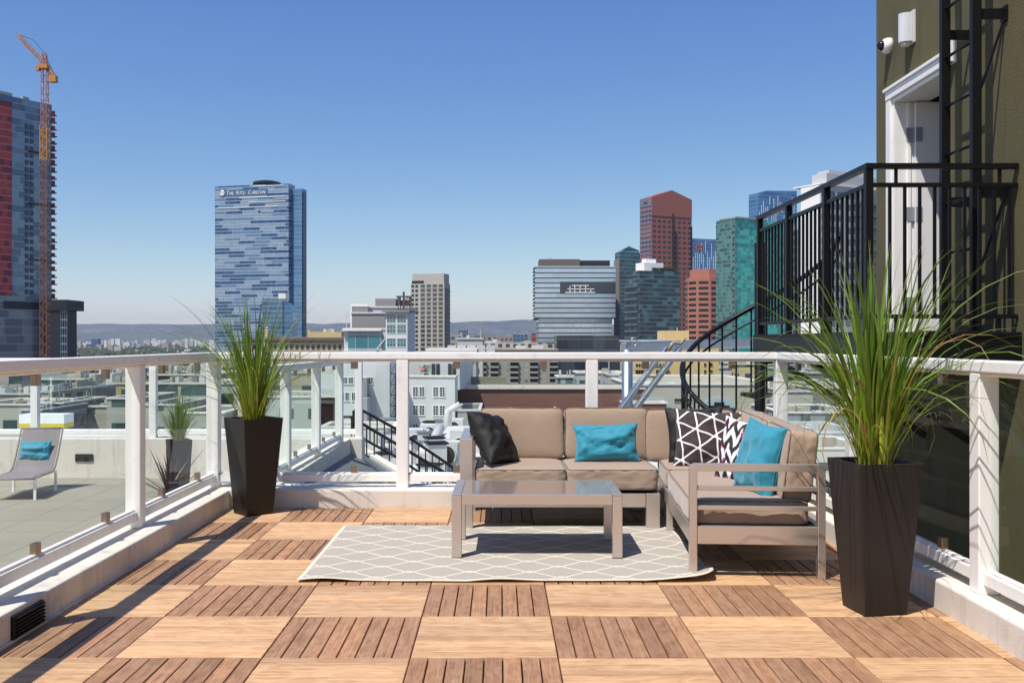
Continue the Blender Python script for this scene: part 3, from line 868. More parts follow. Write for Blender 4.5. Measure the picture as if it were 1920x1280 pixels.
# galvanised frame behind the railing
def galv_frame():
    d = 14.0
    r = empty('steel_gantry', (XW(1176, d), d, -2), 0, 'galvanised steel gantry of post, sloping beam and diagonal brace behind the railing', 'gantry')
    G = MAT['galv']
    x = XW(1176, d)
    MB().tube([(x, d, -2.6), (x, d, ZW(655, d))], .078, 16).build('post', G, r, smooth=True)
    a = Vector((XW(1168, d), d-.02, ZW(651, d))); b = Vector((XW(1408, d+3), d+3, ZW(643, d+3)))
    MB().bar(a, b, .10, .15).build('beam', G, r, bevel=.02)
    MB().bar(b+Vector((.02, 0, 0)), b+Vector((.35, .3, -.15)), .06, .07).build('beam', G, r)
    p, q = Vector((XW(1152, d-.6), d-.6, ZW(800, d-.6))), Vector((XW(1262, d-.05), d-.05, ZW(652, d-.05)))
    m = MB(); m.bar(p+Vector((-.10, 0, 0)), q+Vector((-.10, 0, 0)), .085, .06); m.bar(p+Vector((.10, 0, 0)), q+Vector((.10, 0, 0)), .085, .06)
    for k in range(1, 8): c = p.lerp(q, k/8); m.bar(c-Vector((.058, 0, 0)), c+Vector((.058, 0, 0)), .05, .03)
    m.build('diagonal_brace', G, r, bevel=.004)
    for (px, py) in ((1188, 641), (1262, 650)):
        c = Vector((XW(px, d), d, ZW(py, d))); pts = [c+Vector((math.cos(t)*.05, 0, math.sin(t)*.055)) for t in [R(20*i) for i in range(18)]]
        MB().tube(pts, .008, 6, closed=True).build('shackle', G, r, smooth=True)
    MB().tube([q+Vector((-.08, -.06, -.04)), q+Vector((0, -.06, .08)), q+Vector((.10, -.05, .06)), q+Vector((.16, -.05, .14))], .022, 8).build('strap', simple('tan_strap', (.35, .28, .16), .8), r, smooth=True)
galv_frame()

# ------------------------------------------------------------------ lower roofs of this building
m = MB(); poly = [(-2.02, 8.11), (1.2, 8.11), (.2, 14), (-1.2, 18.5), (-2.35, 23), (-4.2, 28.8), (-9, 28.8), (-9, 13.71), (-2.02, 13.71)]
n = len(poly); rz_ = lambda x, y: -.22 if y > 13 and x > -2.1 and x < -2 else (-.12 if x == -2.02 else (-.22 if x < -8.9 and y < 14 else -1.8))
m.add([(x, y, rz_(x, y)) for x, y in poly]+[(x, y, -2.3) for x, y in poly], [tuple(range(n))[::1], tuple(range(n, 2*n))[::-1]]+[(i, i+n, (i+1) % n+n, (i+1) % n) for i in range(n)])
struct(m.build('grey_roof', MAT['membrane']))
m = MB().box(-26, 60, 13.72, 60, -10, -4.0); struct(m.build('lower_roof', MAT['pale_roof']))
m = MB().box(1.2, 12, 8.11, 22, -6, -2.6); struct(m.build('side_roof', MAT['membrane']))
w = empty('roof_curb', (-2.4, 23, -1.8), 0, 'cream sloping curb edging the grey roof under the black stair rail', 'curb')
c = MB()
pts = [(1.25, 8.15), (.2, 14), (-1.2, 18.5), (-2.35, 23), (-4.2, 28.8)]
for a, b in zip(pts[:-1], pts[1:]): c.bar((a[0]+.1, a[1], -1.9), (b[0]+.1, b[1], -1.9), .22, .34)
c.bar((-4.2, 28.9, -1.9), (-9, 28.9, -1.9), .22, .36)
c.build('curb', MAT['stucco'], w)

def stair_rails():
    r = empty('stair_railing', (-4.2, 27.5, -1.8), 0, 'black steel stair railings sloping down to the right beyond the deck railing', 'railing')
    K = MAT['black_steel']
    for (pts, d, nm) in (([(643, 781), (657, 781), (745, 833), (870, 907), (930, 945)], 26.5, 0), ([(665, 768), (681, 770), (745, 805), (870, 890), (930, 930)], 28.5, 1)):
        P = [at(px, py, d) for px, py in pts]
        drop = Vector((0, 0, -.80)); mid = Vector((0, 0, -.40))
        MB().tube(P, .045, 6).build('handrail', K, r)
        MB().tube([p+drop for p in P], .04, 6).build('bottom_rail', K, r)
        L = [(P[i+1]-P[i]).length for i in range(len(P)-1)]
        tot = sum(L); s = 0
        while s < tot:
            t = s; i = 0
            while t > L[i] and i < len(L)-1: t -= L[i]; i += 1
            q = P[i].lerp(P[i+1], min(1, t/L[i])); MB().bar(q, q+drop-Vector((0, 0, .0 if s else .15)), .035).build('baluster', K, r); s += .235
    MB().bar(at(665, 768, 28.5)+Vector((0,0,-.02)), at(665, 812, 28.5), .12).build('newel_post', K, r)
    a, b = at(660, 838, 27.2), at(930, 1000, 27.2)
    m = MB(); m.bar(a, b, 1.2, .10); m.build('stringer', MAT['stucco'], r)
stair_rails()

# ------------------------------------------------------------------ air conditioning units
def ac_unit(px, py, d, w, h, dep, label, kind=0):
    p = at(px, py, d); p.z = -4.0
    r = empty('air_conditioner', p, R(random.uniform(-6, 6)), label, 'air conditioner', 'air conditioning units on the lower roof')
    MB().box(-w/2, w/2, 0, dep, .15, h).build('casing', MAT['unit'], r, local=True, bevel=.03)
    m = MB()
    for x in (-w*.4, w*.4): m.box(x-.06, x+.06, .05, dep-.05, 0, .149)
    m.build('foot', MAT['dark_plate'], r, local=True)
    n = 2 if w > 1.3 else 1
    for i in range(n):
        x = (i-(n-1)/2)*w*.46; rr = min(w/n, h)*.33
        m = MB().tube([(x, -.03, h*.55), (x, .01, h*.55)], rr, 20); m.build('fan', MAT['dark_fan'], r, local=True)
        m = MB().tube([(x+rr*math.cos(t), -.04, h*.55+rr*math.sin(t)) for t in [R(18*q) for q in range(20)]], .03, 6, closed=True); m.build('fan_ring', MAT['unit'], r, local=True)
labs = ['pale air conditioner with two dark round fans, nearest the sofa arm', 'small pale air conditioner left of the two-fan unit', 'low wide air conditioner in front of the two-fan unit', 'boxy air conditioner beside the white building wall', 'single-fan air conditioner half hidden by the white post', 'squat air conditioner by the stair railing', 'far air conditioner below the white building windows', 'rearmost air conditioner on the pale lower roof']
for (px, d, w, h, dep), lb in zip([(835, 40, 1.9, 1.75, .9), (795, 39, .9, 1.3, .8), (838, 35, 2.2, .85, .8), (862, 44, 1.3, 1.9, 1.0), (778, 47, 1.2, 1.6, 1), (722, 44, 1.1, 1.0, .8), (805, 52, 1.5, 1.3, 1), (850, 54, 1.6, 1.5, 1)], labs):
    ac_unit(px, 800, d, w*.68, h*.72, dep*.8, lb)
def duct(pts, r_, label, d=None):
    o = MB().tube(pts, r_, 14).build('roof_duct', MAT['unit'], None, smooth=True); tag(o, label, 'duct', 'ducts on the lower roof')
duct([(-3.4, 42, -3.5), (-1.6, 42.3, -3.4), (-1.0, 43.5, -2.6), (-.9, 46, -2.5)], .32, 'pale bent roof duct leading to the white building')
duct([(-5.3, 46, -3.6), (-3.2, 46, -3.5), (-2.9, 48, -2.9)], .24, 'thin pale roof duct behind the stair railing')
duct([(-2.6, 50, -4), (-2.6, 50, -2.2), (-2.0, 50, -1.9)], .2, 'upright pale roof duct with bent top')
w = empty('equipment_screen', (-1.4, 48, -4), 0, 'slanted pale hood of the rooftop equipment beside the sofa arm', 'roof hood')
m = MB(); m.add([(-2.9, 47, -3.3), (-.6, 47, -3.3), (-.6, 50, -2.95), (-2.6, 50, -2.95), (-2.9, 47, -4), (-.6, 47, -4), (-.6, 50, -4), (-2.6, 50, -4)], [(0,1,2,3), (0,4,5,1), (1,5,6,2), (2,6,7,3), (3,7,4,0)]); m.build('hood', MAT['unit'], w)

rv = random.Random(12)
for k in range(26):
    px = rv.choice((rv.uniform(690, 745), rv.uniform(770, 865), rv.uniform(770, 865))); d = rv.uniform(33, 57); h = rv.uniform(.35, 1.3); s_ = rv.uniform(.12, .4)
    r = empty('roof_vent', (XW(px, d), d, -4.0), R(rv.uniform(0, 90)), 'small pale roof vent among the equipment on the lower roof', 'roof vent', 'small roof vents on the lower roof')
    if k % 3: MB().box(-s_, s_, -s_, s_, 0, h).build('housing', MAT['unit'], r, local=True, bevel=.02); MB().box(-s_*1.15, s_*1.15, -s_*1.15, s_*1.15, h+.01, h+.08).build('cap', MAT['galv'] if k % 2 else MAT['dark_plate'], r, local=True)
    else: MB().tube([(0, 0, 0), (0, 0, h), (.1, -.1, h+.12), (.3, -.3, h+.1)], .09, 8).build('pipe', MAT['galv'], r, local=True)
# ================================================================== CITY
def bldg(name, label, a, c, b, ytop, d, phi, mat, cat='building', group=None, depth=None, zb=GZ, roof=None, parapet=.9, roofunits=0, seed=0, yz=None):
    """near vertical corner seen at px c, faces reach px a (left) and px b (right); phi turns the block. b None: depth in metres."""
    C = at(c, ytop, d); ph = R(phi); cs, sn = math.cos(ph), math.sin(ph)
    ta = (a-CX)/F; wl = (C.x-ta*d)/(cs+ta*sn)
    if b is None: wr = depth
    else: tb = (b-CX)/F; wr = (tb*d-C.x)/(sn-tb*cs)
    H = C.z-zb
    r = empty(name, (C.x, d, zb), -ph, label, cat, group)
    p = min(parapet, H*.2); t = min(.35, wl*.05+.05)
    w = MB(); o = [(-wl,0),(0,0),(0,wr),(-wl,wr)]; i = [(-wl+t,t),(-t,t),(-t,wr-t),(-wl+t,wr-t)]
    w.add([(x,y,0) for x,y in o]+[(x,y,H) for x,y in o]+[(x,y,H) for x,y in i]+[(x,y,H-p) for x,y in i],
          [f for k in range(4) for l in ((k+1) % 4,) for f in ((k,l,4+l,4+k),(4+k,4+l,8+l,8+k),(8+k,8+l,12+l,12+k))])
    w.build('wall', mat, r, local=True)
    MB().add([(x,y,H-p-.001) for x,y in i], [(0,1,2,3)]).build('roof', roof or MAT['pale_roof'], r, local=True)
    rnd = random.Random(seed+int(c))
    for k in range(roofunits):
        uw, ud, uh = rnd.uniform(.03, .16)*wl, rnd.uniform(.08, .25)*wr, rnd.uniform(.5, 2.2)*min(1.5, max(.5, d/120))
        x = -rnd.uniform(t+.3, max(t+.4, wl-uw-t)); y = rnd.uniform(.15, .6)*wr
        MB().box(x-uw, x, y, y+ud, H-p, H-p+uh).build('rooftop_unit', MAT['unit'] if rnd.random() < .6 else MAT['tan_wall'], r, local=True)
    if d < 320 and parapet > .4:
        q = MB(); e = .06*d/60; h2 = .10*d/60
        q.box(-wl-e, e, -e, t, H+.003, H+h2); q.box(-wl-e, e, wr-t, wr+e, H+.003, H+h2); q.box(-wl-e, -wl+t, t+.01, wr-t-.01, H+.003, H+h2); q.box(-t, e, t+.01, wr-t-.01, H+.003, H+h2)
        q.build('coping', MAT['stucco'] if rnd.random() < .6 else MAT['unit'], r, local=True)
        for k in range(roofunits*2):
            x = -rnd.uniform(t+.3, max(t+.4, wl-t-.3)); y = rnd.uniform(.1, .9)*wr; z = rnd.uniform(.3, .9)*d/60
            q = MB()
            if k % 3 == 0: q.tube([(x, y, H-p), (x, y, H-p+z*1.6)], .04*d/60, 6)
            elif k % 3 == 1: q.tube([(x, y, H-p+.2), (max(-wl+t, x-wl*.2), y, H-p+.2)], .07*d/60, 6)
            else: q.box(x-z*.4, x, y, y+z*.4, H-p, H-p+z)
            q.build('rooftop_pipe' if k % 3 < 2 else 'rooftop_unit', MAT['galv'] if k % 2 else MAT['tan_wall'], r, local=True)
    r['wl'], r['wr'], r['H'] = wl, wr, H
    return r, wl, wr, H
def clean(r):
    for k in ('wl', 'wr', 'H'):
        if k in r: del r[k]

def win_mesh(w, h, frame, nx=2, ny=2, fr=.08, proud=.06, mats=None):
    """frame with muntins standing proud of the wall; pane returned as its own mesh"""
    m = MB(); p = proud
    m.box(-w/2-fr, w/2+fr, -p, .02, -fr*1.4, 0); m.box(-w/2-fr, w/2+fr, -p*.8, .02, h, h+fr)
    m.box(-w/2-fr, -w/2, -p*.7, .02, 0, h); m.box(w/2, w/2+fr, -p*.7, .02, 0, h)
    for i in range(1, nx): x = -w/2+w*i/nx; m.box(x-fr*.25, x+fr*.25, -p*.5, .02, 0, h)
    for i in range(1, ny): z = h*i/ny; m.box(-w/2, w/2, -p*.45, .02, z-fr*.25, z+fr*.25)
    g = MB().box(-w/2, w/2, -p*.25, .02, 0, h)
    return m, g
GL = simple('dark_window_glass', (.035, .05, .06), .08, spec=.9, var=.5, scale=.7)
GLT = simple('teal_window_glass', (.03, .17, .20), .08, spec=.9, var=.4, scale=.5)
GLB = simple('black_recess', (.015, .015, .018), .5)
def windows(r, spec, frame, glass, w, h, nx=2, ny=2, fr=.08, proud=.06, subpane=True, name='window'):
    """spec: list of (face, u, z); face F = front (y 0), R = right (x 0)"""
    fm, gm = win_mesh(w, h, frame, nx, ny, fr, proud)
    first = None; extra = []
    for k, (face, u, z) in enumerate(spec):
        if k >= 100: extra.append((face, u, z)); continue
        if first is None:
            first = fm.build(name, frame, r, local=True); fp = gm.build('pane', glass, first, local=True); o = first
        else:
            o = bpy.data.objects.new(name, first.data); COL.objects.link(o); o.parent = r
            q = bpy.data.objects.new('pane', fp.data); COL.objects.link(q); q.parent = o
        o.location = (u, 0, z) if face == 'F' else (0, u, z); o.rotation_euler = (0, 0, 0 if face == 'F' else R(90))
    if extra:
        m = MB()
        for face, u, z in extra:
            Mx = Matrix.Translation((u, 0, z) if face == 'F' else (0, u, z))@Matrix.Rotation(0 if face == 'F' else R(90), 4, 'Z')
            m.box(-w/2, w/2, -proud*.4, .02, 0, h, 0, Mx)
        e = m.build('upper_windows' if False else 'windows_rest', glass, r, local=True); e['kind'] = 'stuff'; e.name = 'window_rows'
def grid(face, u0, u1, n, z0, z1, k):
    return [(face, u0+(u1-u0)*(i+.5)/n, z0+(z1-z0)*(j)/max(1, k-1)) for j in range(k)[::-1] for i in range(n)]
def pbox(r, name, mat, *b, **k):
    return MB().box(*b).build(name, mat, r, local=True, **k)

# ---- hotel tower with sign
HT = curtain('streaked_blue_glass', [(.27, .35, .44), (.13, .22, .34), (.012, .055, .17)], run=15, fh=2.9, thr=(.38, .66), metal=.2, rough=.2, line=(.40, .47, .54), lw=.14, mull=2.6)
HB = curtain('plain_blue_glass', [(.10, .22, .38), (.13, .26, .42), (.08, .18, .33)], run=30, fh=3.7, metal=.5, rough=.2, line=(.20, .30, .42), lw=.12)
r, wl, wr, H = bldg('hotel_tower', 'tall streaked blue glass hotel tower with white rooftop lettering', 403, 541, 553, 344, 850, 14, HT, 'skyscraper', parapet=2)
pbox(r, 'side_block', HB, .05, 10.2, 5, 14, 0, H-4)
pbox(r, 'side_fin', simple('dark_edge_fins', (.02, .04, .09), .3), 10.22, 11.1, 6, 12, 0, H-7)
m = MB(); 
for z in [H-1.6]+[H-11-4.2*k for k in range(0, 4)]: 
    m.box(-wl*random.uniform(.3, 1), -wl*random.uniform(0, .2), -.5, -.05, z, z+.55)
m.build('light_band', MAT['white'], r, local=True)
m = MB(); m.box(-wl*.52, -wl*.22, 5, 18, H-1.9, H+1.6); m.build('helipad_base', GLB, r, local=True)
m = MB().tube([(-wl*.37, 11, H+1.7), (-wl*.37, 11, H+3.3), (-wl*.37, 11, H+4.4)], [12, 12, 8], 24); m.build('helipad', GLB, r, local=True)
def text_part(txt, size, loc, parent, mat, name='lettering', rot=(R(90), 0, 0), ext=.15, sx=1.):
    cu = bpy.data.curves.new(name, 'FONT'); cu.body = txt; cu.size = size; cu.extrude = ext
    tmp = bpy.data.objects.new('tmp', cu); COL.objects.link(tmp)
    me = bpy.data.meshes.new_from_object(tmp.evaluated_get(bpy.context.evaluated_depsgraph_get())); bpy.data.objects.remove(tmp)
    me.materials.clear(); me.materials.append(mat)
    o = bpy.data.objects.new(name, me); COL.objects.link(o); o.parent = parent; o.location = loc; o.rotation_euler = rot; o.scale = (sx, 1, 1); return o
pbox(r, 'sign_panel', simple('sign_navy', (.07, .14, .25), .4), -wl*.93, -wl*.28, -.35, -.02, H-8.9, H-3.6)
for part, sz, x in (('T', 4.7, .835), ('HE', 3.7, .793), ('R', 4.7, .700), ('ITZ-', 3.7, .655), ('C', 4.7, .540), ('ARLTON', 3.7, .487)):
    text_part(part, sz, (-wl*x, -.5, H-8.0), r, MAT['white'], sx=.86)
m = MB(); x0 = -wl*.895
m.tube([(x0+1.9*math.cos(t), -.6, H-6.3+1.9*math.sin(t)) for t in [R(24*q) for q in range(15)]], .42, 5, closed=True)
m.box(x0-1.3, x0+1.3, -.9, -.4, H-7.6, H-6.6); m.box(x0-.9, x0+.9, -.9, -.4, H-6.3, H-5.3); m.add([(x0-1.5, -.6, H-4.2), (x0+1.5, -.6, H-4.2), (x0, -.6, H-3.0), (x0-1.5, -.3, H-4.2), (x0+1.5, -.3, H-4.2), (x0, -.3, H-3.0)], [(0,1,2), (5,4,3), (0,3,4,1), (1,4,5,2), (2,5,3,0)])
m.build('crest', MAT['white'], r, local=True, ); clean(r)

# ---- curved blue glass building in front of it
CB = curtain('pale_blue_glass', [(.16, .27, .38), (.13, .24, .35), (.10, .20, .31)], run=12, fh=3.7, metal=.45, rough=.2, line=(.3, .4, .5), lw=.12)
r = empty('office_tower', (XW(517, 760), 760, GZ), 0, 'smaller curved blue glass tower with white crown in front of the hotel tower', 'skyscraper')
x0, x1 = XW(492, 760)-r.location.x, XW(530, 760)-r.location.x; H = ZW(560, 760)-GZ
m = MB(); m.box(x0, x1, 0, 18, 0, H); m.build('wall', CB, r, local=True)
prof = [(x1+.02, 0), (x1+3.0, -1), (x1+5.8, -4), (x1+7.4, -9), (x1+7.8, -16), (x1+7.8, -H)]
m = MB(); vs = []
for (x, z) in prof: vs += [(x, 1, H+z-1.5), (x, 17, H+z-1.5)]
vs += [(x1+.02, 1, 0), (x1+.02, 17, 0)]; k = len(vs)//2
m.add(vs, [(2*i, 2*i+2, 2*i+3, 2*i+1) for i in range(k-1)]+[tuple(2*i for i in range(k))[::-1], tuple(2*i+1 for i in range(k))]); m.build('curved_wall', HB, r, local=True)
pbox(r, 'crown', MAT['white'], x0+12, x1+2, 1, 14, H+.01, H+4.2)

# ---- construction tower (left)
CT = curtain('tower_blue_glass', [(.21, .28, .34), (.15, .21, .27), (.09, .14, .19)], run=6, fh=3.6, mull=2.4, metal=.45, rough=.2, line=(.40, .38, .36), lw=.10, mw=.05)
NET = curtain('red_netting', [(.50, .07, .06), (.36, .05, .07), (.16, .03, .06)], run=2.5, fh=3.6, metal=0, rough=.9, line=(.50, .16, .12), lw=.2, thr=(.35, .65))
PD = curtain('podium_grid', [(.22, .25, .29), (.16, .19, .23), (.09, .11, .15)], run=9, fh=4.2, mull=4.5, metal=.3, rough=.25, line=(.34, .34, .36), lw=.1, mw=.05)
r, wl, wr, H = bldg('unfinished_tower', 'unfinished blue glass tower wrapped in red netting at the left edge', -60, -20, 97, 172, 480, 34, CT, 'skyscraper', parapet=1, zb=ZW(560, 480))
pbox(r, 'netting', NET, .05, 1.2, 0, wr*.33, 2, H-3); pbox(r, 'netting', NET, -wl, -.1, -1.3, -.05, 2, H-3)
HPM = simple('dark_red_scaffold', (.20, .045, .04), .8); rr = random.Random(2)
for k in range(int(H/3.6)):
    z = k*3.6+1; q = rr.uniform(0, .9)
    m = MB(); m.box(-1.5, 1.4, wr+.05, wr+1.7+q*.6, z, z+.55); m.box(-1.0, .6, wr+.05, wr+1.5, z+.551, z+rr.uniform(1.4, 2.9)); m.build('hoist_platform', HPM, r, local=True)
m = MB(); [m.box(.05, .4, wr*a_, wr*(a_+.05), z_, z_+2.2) for a_ in (.56, .64) for z_ in [3+3.6*q for q in range(int(H/3.6)-3)]]; m.build('open_bay', simple('dim_bay', (.05, .07, .09), .4), r, local=True)
m = MB()
for z in (H*.20, H*.48, H*.74): m.box(.05, 1.6, wr*.62, wr*.98, z, z+.7)
m.build('crane_tie', GLB, r, local=True)
m = MB(); m.box(-wl, 0.3, -.2, wr*.35, H, H+1.5); m.box(-1.5, .2, wr*.52, wr*.62, H, H+1.2); m.build('rooftop_edge', simple('pale_edge_rail', (.35, .38, .38), .6), r, local=True)
clean(r)
r, wl, wr, H = bldg('podium_block', 'grey gridded lower block under the red netted tower at the left edge', -60, -22, 92, 553, 478, 34, PD, 'building', parapet=1)
pbox(r, 'dark_band', GLB, .02, .4, wr*.25, wr*.94, H-6.4, H-2.6)
m = MB()
for k in range(12): m.box(-wl, .6, -.6, wr*.17, H-12-k*5, H-10-k*5)
m.build('balcony', MAT['white'], r, local=True); clean(r)
r, wl, wr, H = bldg('dark_block', 'black block with overhanging top beside the crane mast', 85, 112, None, 570, 496, 0, simple('black_cladding', (.012, .012, .02), .6), depth=20, parapet=.5)
pbox(r, 'overhang', simple('black_cladding_top', (.010, .010, .016), .6), -wl-.5, 3.8, -.6, 20, H-3, H+2.2)
m = MB()
for k in range(24): m.box(.05, 3.5, .3, .5, H-4-k*4, H-3.6-k*4)
for x in (.2, 1.2, 2.3, 3.4): m.box(x, x+.12, .25, .55, 0, H-3)
m.build('scaffold', simple('scaffold_grey', (.28, .34, .40), .6), r, local=True); clean(r)

# ---- tower crane
def crane():
    d = 478; b = at(84, 640, d); x, s = b.x, 1.6
    r = empty('tower_crane', (x, d, GZ), 0, 'yellow luffing tower crane on a red mast beside the netted tower', 'crane')
    zt = ZW(128, d)
    def lattice(p, q, w, mat, name, n, par=r, r0=.24):
        r0 = r0*.62
        p, q = Vector(p), Vector(q); t = (q-p).normalized(); a = t.cross(Vector((0, 1, 0))).normalized() if abs(t.y) < .9 else Vector((1,0,0)); c = t.cross(a)
        m = MB(); cs = [a*i*w/2+c*j*w/2 for i, j in ((-1,-1),(1,-1),(1,1),(-1,1))]
        for o in cs: m.bar(p+o, q+o, r0)
        for k in range(n):
            u, v = p.lerp(q, k/n), p.lerp(q, (k+1)/n)
            for e in range(4): 
                f = (e+1) % 4; m.bar(u+cs[e], v+cs[f], r0*.62) if k % 2 else m.bar(u+cs[f], v+cs[e], r0*.62); m.bar(u+cs[e], u+cs[f], r0*.62)
        return m.build(name, mat, par)
    zy = ZW(235, d); zo = ZW(300, d)
    lattice((x, d, zy), (x, d, zt-.5), 2.5, MAT['crane_red'], 'mast', 9, r0=.42)
    o = lattice((x, d, zo), (x, d, zy-.3), 3.2, MAT['crane_yellow'], 'mast', 6, r0=.6)
    lattice((x, d, GZ), (x, d, zo-.3), 3.2, simple('rusty_mast', (.16, .065, .035), .7), 'mast', 50, r0=.5)
    Y = MAT['crane_yellow']
    m = MB(); m.box(x-2, x+2, d-2, d+2, zt-.4, zt+1.4); m.build('slewing_ring', Y, r)
    lattice((x+.5, d, zt+1.4), at(32, 64, d), 1.7, Y, 'jib', 14, r0=.4)
    lattice((x+.8, d, zt+1.2), at(103, 147, d), 1.9, Y, 'counter_jib', 4, r0=.5)
    e = at(101, 143, d); m = MB(); m.box(e.x-2, e.x+1.4, d-1.4, d+1.4, e.z-3.0, e.z+.2); m.build('counterweight', Y, r)
    lattice((x+.3, d, zt+1.4), at(83, 99, d), 1.6, MAT['crane_red'], 'apex_tower', 4, r0=.4)
    m = MB(); m.tube([at(83, 99, d), at(62, 75, d), at(36, 66, d)], .12, 5); m.tube([at(84, 100, d), at(101, 141, d)], .12, 5); m.build('pendant_cable', GLB, r)
    m = MB().box(x-3.6, x-2.1, d-1.8, d-.2, zt-1.6, zt+1.0); m.build('cab', Y, r)
    m = MB(); q = at(75, 118, d); m.tube([q, q-Vector((0, 0, 3))], .1, 5); m.box(q.x-.4, q.x+.4, d-.3, d+.3, q.z-4, q.z-3); m.build('hook_block', GLB, r)
crane()

# ---- beaux arts cornice building, yellow building behind it
CM = simple('cream_masonry', (.50, .42, .33), .85, var=.12, scale=.2)
r, wl, wr, H = bldg('masonry_building', 'cream masonry building with heavy brown cornice left of the teal building', 470, 644, None, 632, 480, 0, CM, depth=30)
m = MB(); m.box(-wl-.6, .6, -1.5, -.002, H-1.7, H-.2)
for k in range(36): x = -wl+wl*(k+.5)/36; m.box(x-.14, x+.14, -1.1, -.02, H-2.6, H-1.6)
m.build('cornice', simple('brown_cornice', (.14, .10, .08), .8), r, local=True)
windows(r, grid('F', -wl+.4, -.4, 17, H-22, H-6.0, 5), CM, simple('maroon_windows', (.05, .02, .02), .3), 1.5, 2.3, 1, 2, .16, .15); clean(r)
YB = simple('pale_yellow_wall', (.62, .47, .22), .85, var=.08, scale=.1)
r, wl, wr, H = bldg('yellow_block', 'pale yellow rooftop block showing above the brown cornice', 577, 640, None, 622, 560, 0, YB, depth=18, roofunits=3)
pbox(r, 'turret', YB, -wl, -wl+1.2, 0, 2, H+.01, H+1.2); pbox(r, 'turret', YB, -wl*.42, -wl*.34, 0, 2, H+.01, H+1.4); clean(r)
o = MB(); 
p = at(496, 640, 232); r = empty('flagpole', (p.x, p.y, ZW(655, 232)), 0, 'striped flag drooping on a pole above the cream masonry building', 'flag')
MB().tube([(p.x, p.y, ZW(655, 232)), (p.x, p.y, ZW(603, 232))], .09, 6).build('pole', MAT['unit'], r)
fm = M('flag_stripes'); fx, fy, fz = fm.xyz(); fm.set(col=fm.mix((fz*1.6).frac().lt(.5), (.5, .04, .05), (.7, .7, .7)))
MB().box(p.x+.1, p.x+.75, p.y-.08, p.y+.08, ZW(634, 232), ZW(612, 232)).build('cloth', fm.m, r)

# ---- teal glass modern building group
GW = simple('grey_render', (.27, .255, .25), .9, var=.06, scale=.2); WB = simple('white_render', (.62, .62, .62), .85, var=.06, scale=.3)
TG = facade('teal_glazed_front', (.40, .41, .41), (.02, .15, .19), 2.6, 3.2, .96, .86, jit=.5, lit=(.05, .28, .33))
r, wl, wr, H = bldg('modern_building', 'low modern building with slanted teal glass front and white bands', 645, 745, None, 618, 205, 0, WB, depth=14)
pbox(r, 'glass_front', TG, -wl+.9, -wl*.28, -.35, -.02, H-4.2, H-.35); pbox(r, 'glass_front', GLT, -wl*.26, -.3, -.32, -.02, H-4.2, H-1.5)
m = MB(); m.box(-wl-.4, -wl*.30, -.9, -.01, H-.3, H+.0); m.box(-wl, .1, -1.2, -.01, H-5.0, H-4.3); m.build('white_band', WB, r, local=True)
windows(r, grid('F', -wl+.5, -.4, 5, H-7.2, H-7.2, 1), WB, GLT, 1.5, 1.6, 2, 1, .06); pbox(r, 'lower_band', WB, -wl, .1, -1.0, -.01, H-8.8, H-8.0)
s = MB(); s.bar((-wl*.38, -1.3, H-4.1), (-wl*.15, -1.3, H-.9), .3, .22); s.bar((-wl*.15, -1.3, H-.9), (-wl*.04, -1.3, H-.9), .3, .2); s.build('outside_stair', WB, r, local=True)
windows(r, grid('F', -wl+.5, -.4, 6, H-17, H-11.5, 2), WB, GL, 1.1, 1.3, 2, 2, .06); clean(r)
r, wl, wr, H = bldg('grey_block', 'blank grey windowless block above the slanted teal glass front', 660, 722, None, 588, 225, 0, GW, depth=15, roofunits=0)
pbox(r, 'upper_step', GW, -wl, -wl*.52, 0, 9, H+.01, H+1.6); m = MB(); m.box(-wl-.35, -wl-.01, -.05, 12, 0, H+1.9); m.box(-wl-.35, -wl*.52, -.08, -.01, H+1.6, H+2.2); m.build('white_edge', MAT['white'], r, local=True); clean(r)
r, wl, wr, H = bldg('white_pavilion', 'white rooftop pavilion with small square windows behind the blank grey block', 676, 768, None, 577, 250, 0, WB, depth=16, roofunits=0)
windows(r, [('F', -wl*.88, H-3.6), ('F', -wl*.80, H-3.6), ('F', -wl*.66, H-3.6)], WB, GL, .8, 1.4, 1, 1, .05)
pbox(r, 'rooftop_screen', GW, -wl*.72, -wl*.30, 2, 8, H+.01, H+2.4); pbox(r, 'rooftop_screen', GLB, -wl*.22, -wl*.02, 2, 8, H+.01, H+2.0); clean(r)
r, wl, wr, H = bldg('glass_cube', 'square teal glass stair block with white frames beneath the roof antenna', 723, 764, 772, 585, 200, 12, WB, depth=8, parapet=.3)
windows(r, grid('F', -wl*.97, -wl*.03, 2, H-2.15, H-2.15, 1)+grid('F', -wl*.97, -wl*.03, 2, H-4.25, H-4.25, 1)+grid('F', -wl*.97, -wl*.03, 2, H-7.0, H-7.0, 1), MAT['white'], GLT, 1.85, 1.72, 3, 2, .07, .08)
pbox(r, 'roof_slab', GW, -wl-.6, .6, -.7, 6, H+.01, H+.35); clean(r)
def antenna():
    d = 201; r = empty('antenna_frame', (XW(757, d), d, ZW(585, d)), 0, 'dark antenna frame with two panels standing on the teal stair block', 'antenna')
    K = simple('antenna_brown', (.10, .075, .06), .6)
    m = MB(); z0, z1 = ZW(585, d), ZW(555, d)
    for px in (747, 751, 757, 763, 768): m.bar(at(px, 585, d), at(px, 547 if px == 757 else 556, d), .16 if px != 757 else .4)
    m.bar(at(743, 556, d), at(772, 556, d), .3); m.bar(at(745, 571, d), at(771, 571, d), .2); m.bar(at(758, 557, d), at(765, 570, d), .12); m.bar(at(765, 557, d), at(758, 570, d), .12)
    m.build('frame', K, r)
    for px in (748, 769): p = at(px, 563, d); MB().box(p.x-.3, p.x+.3, d-.3, d+.1, ZW(571, d), ZW(557, d)).build('panel', K, r)
antenna()
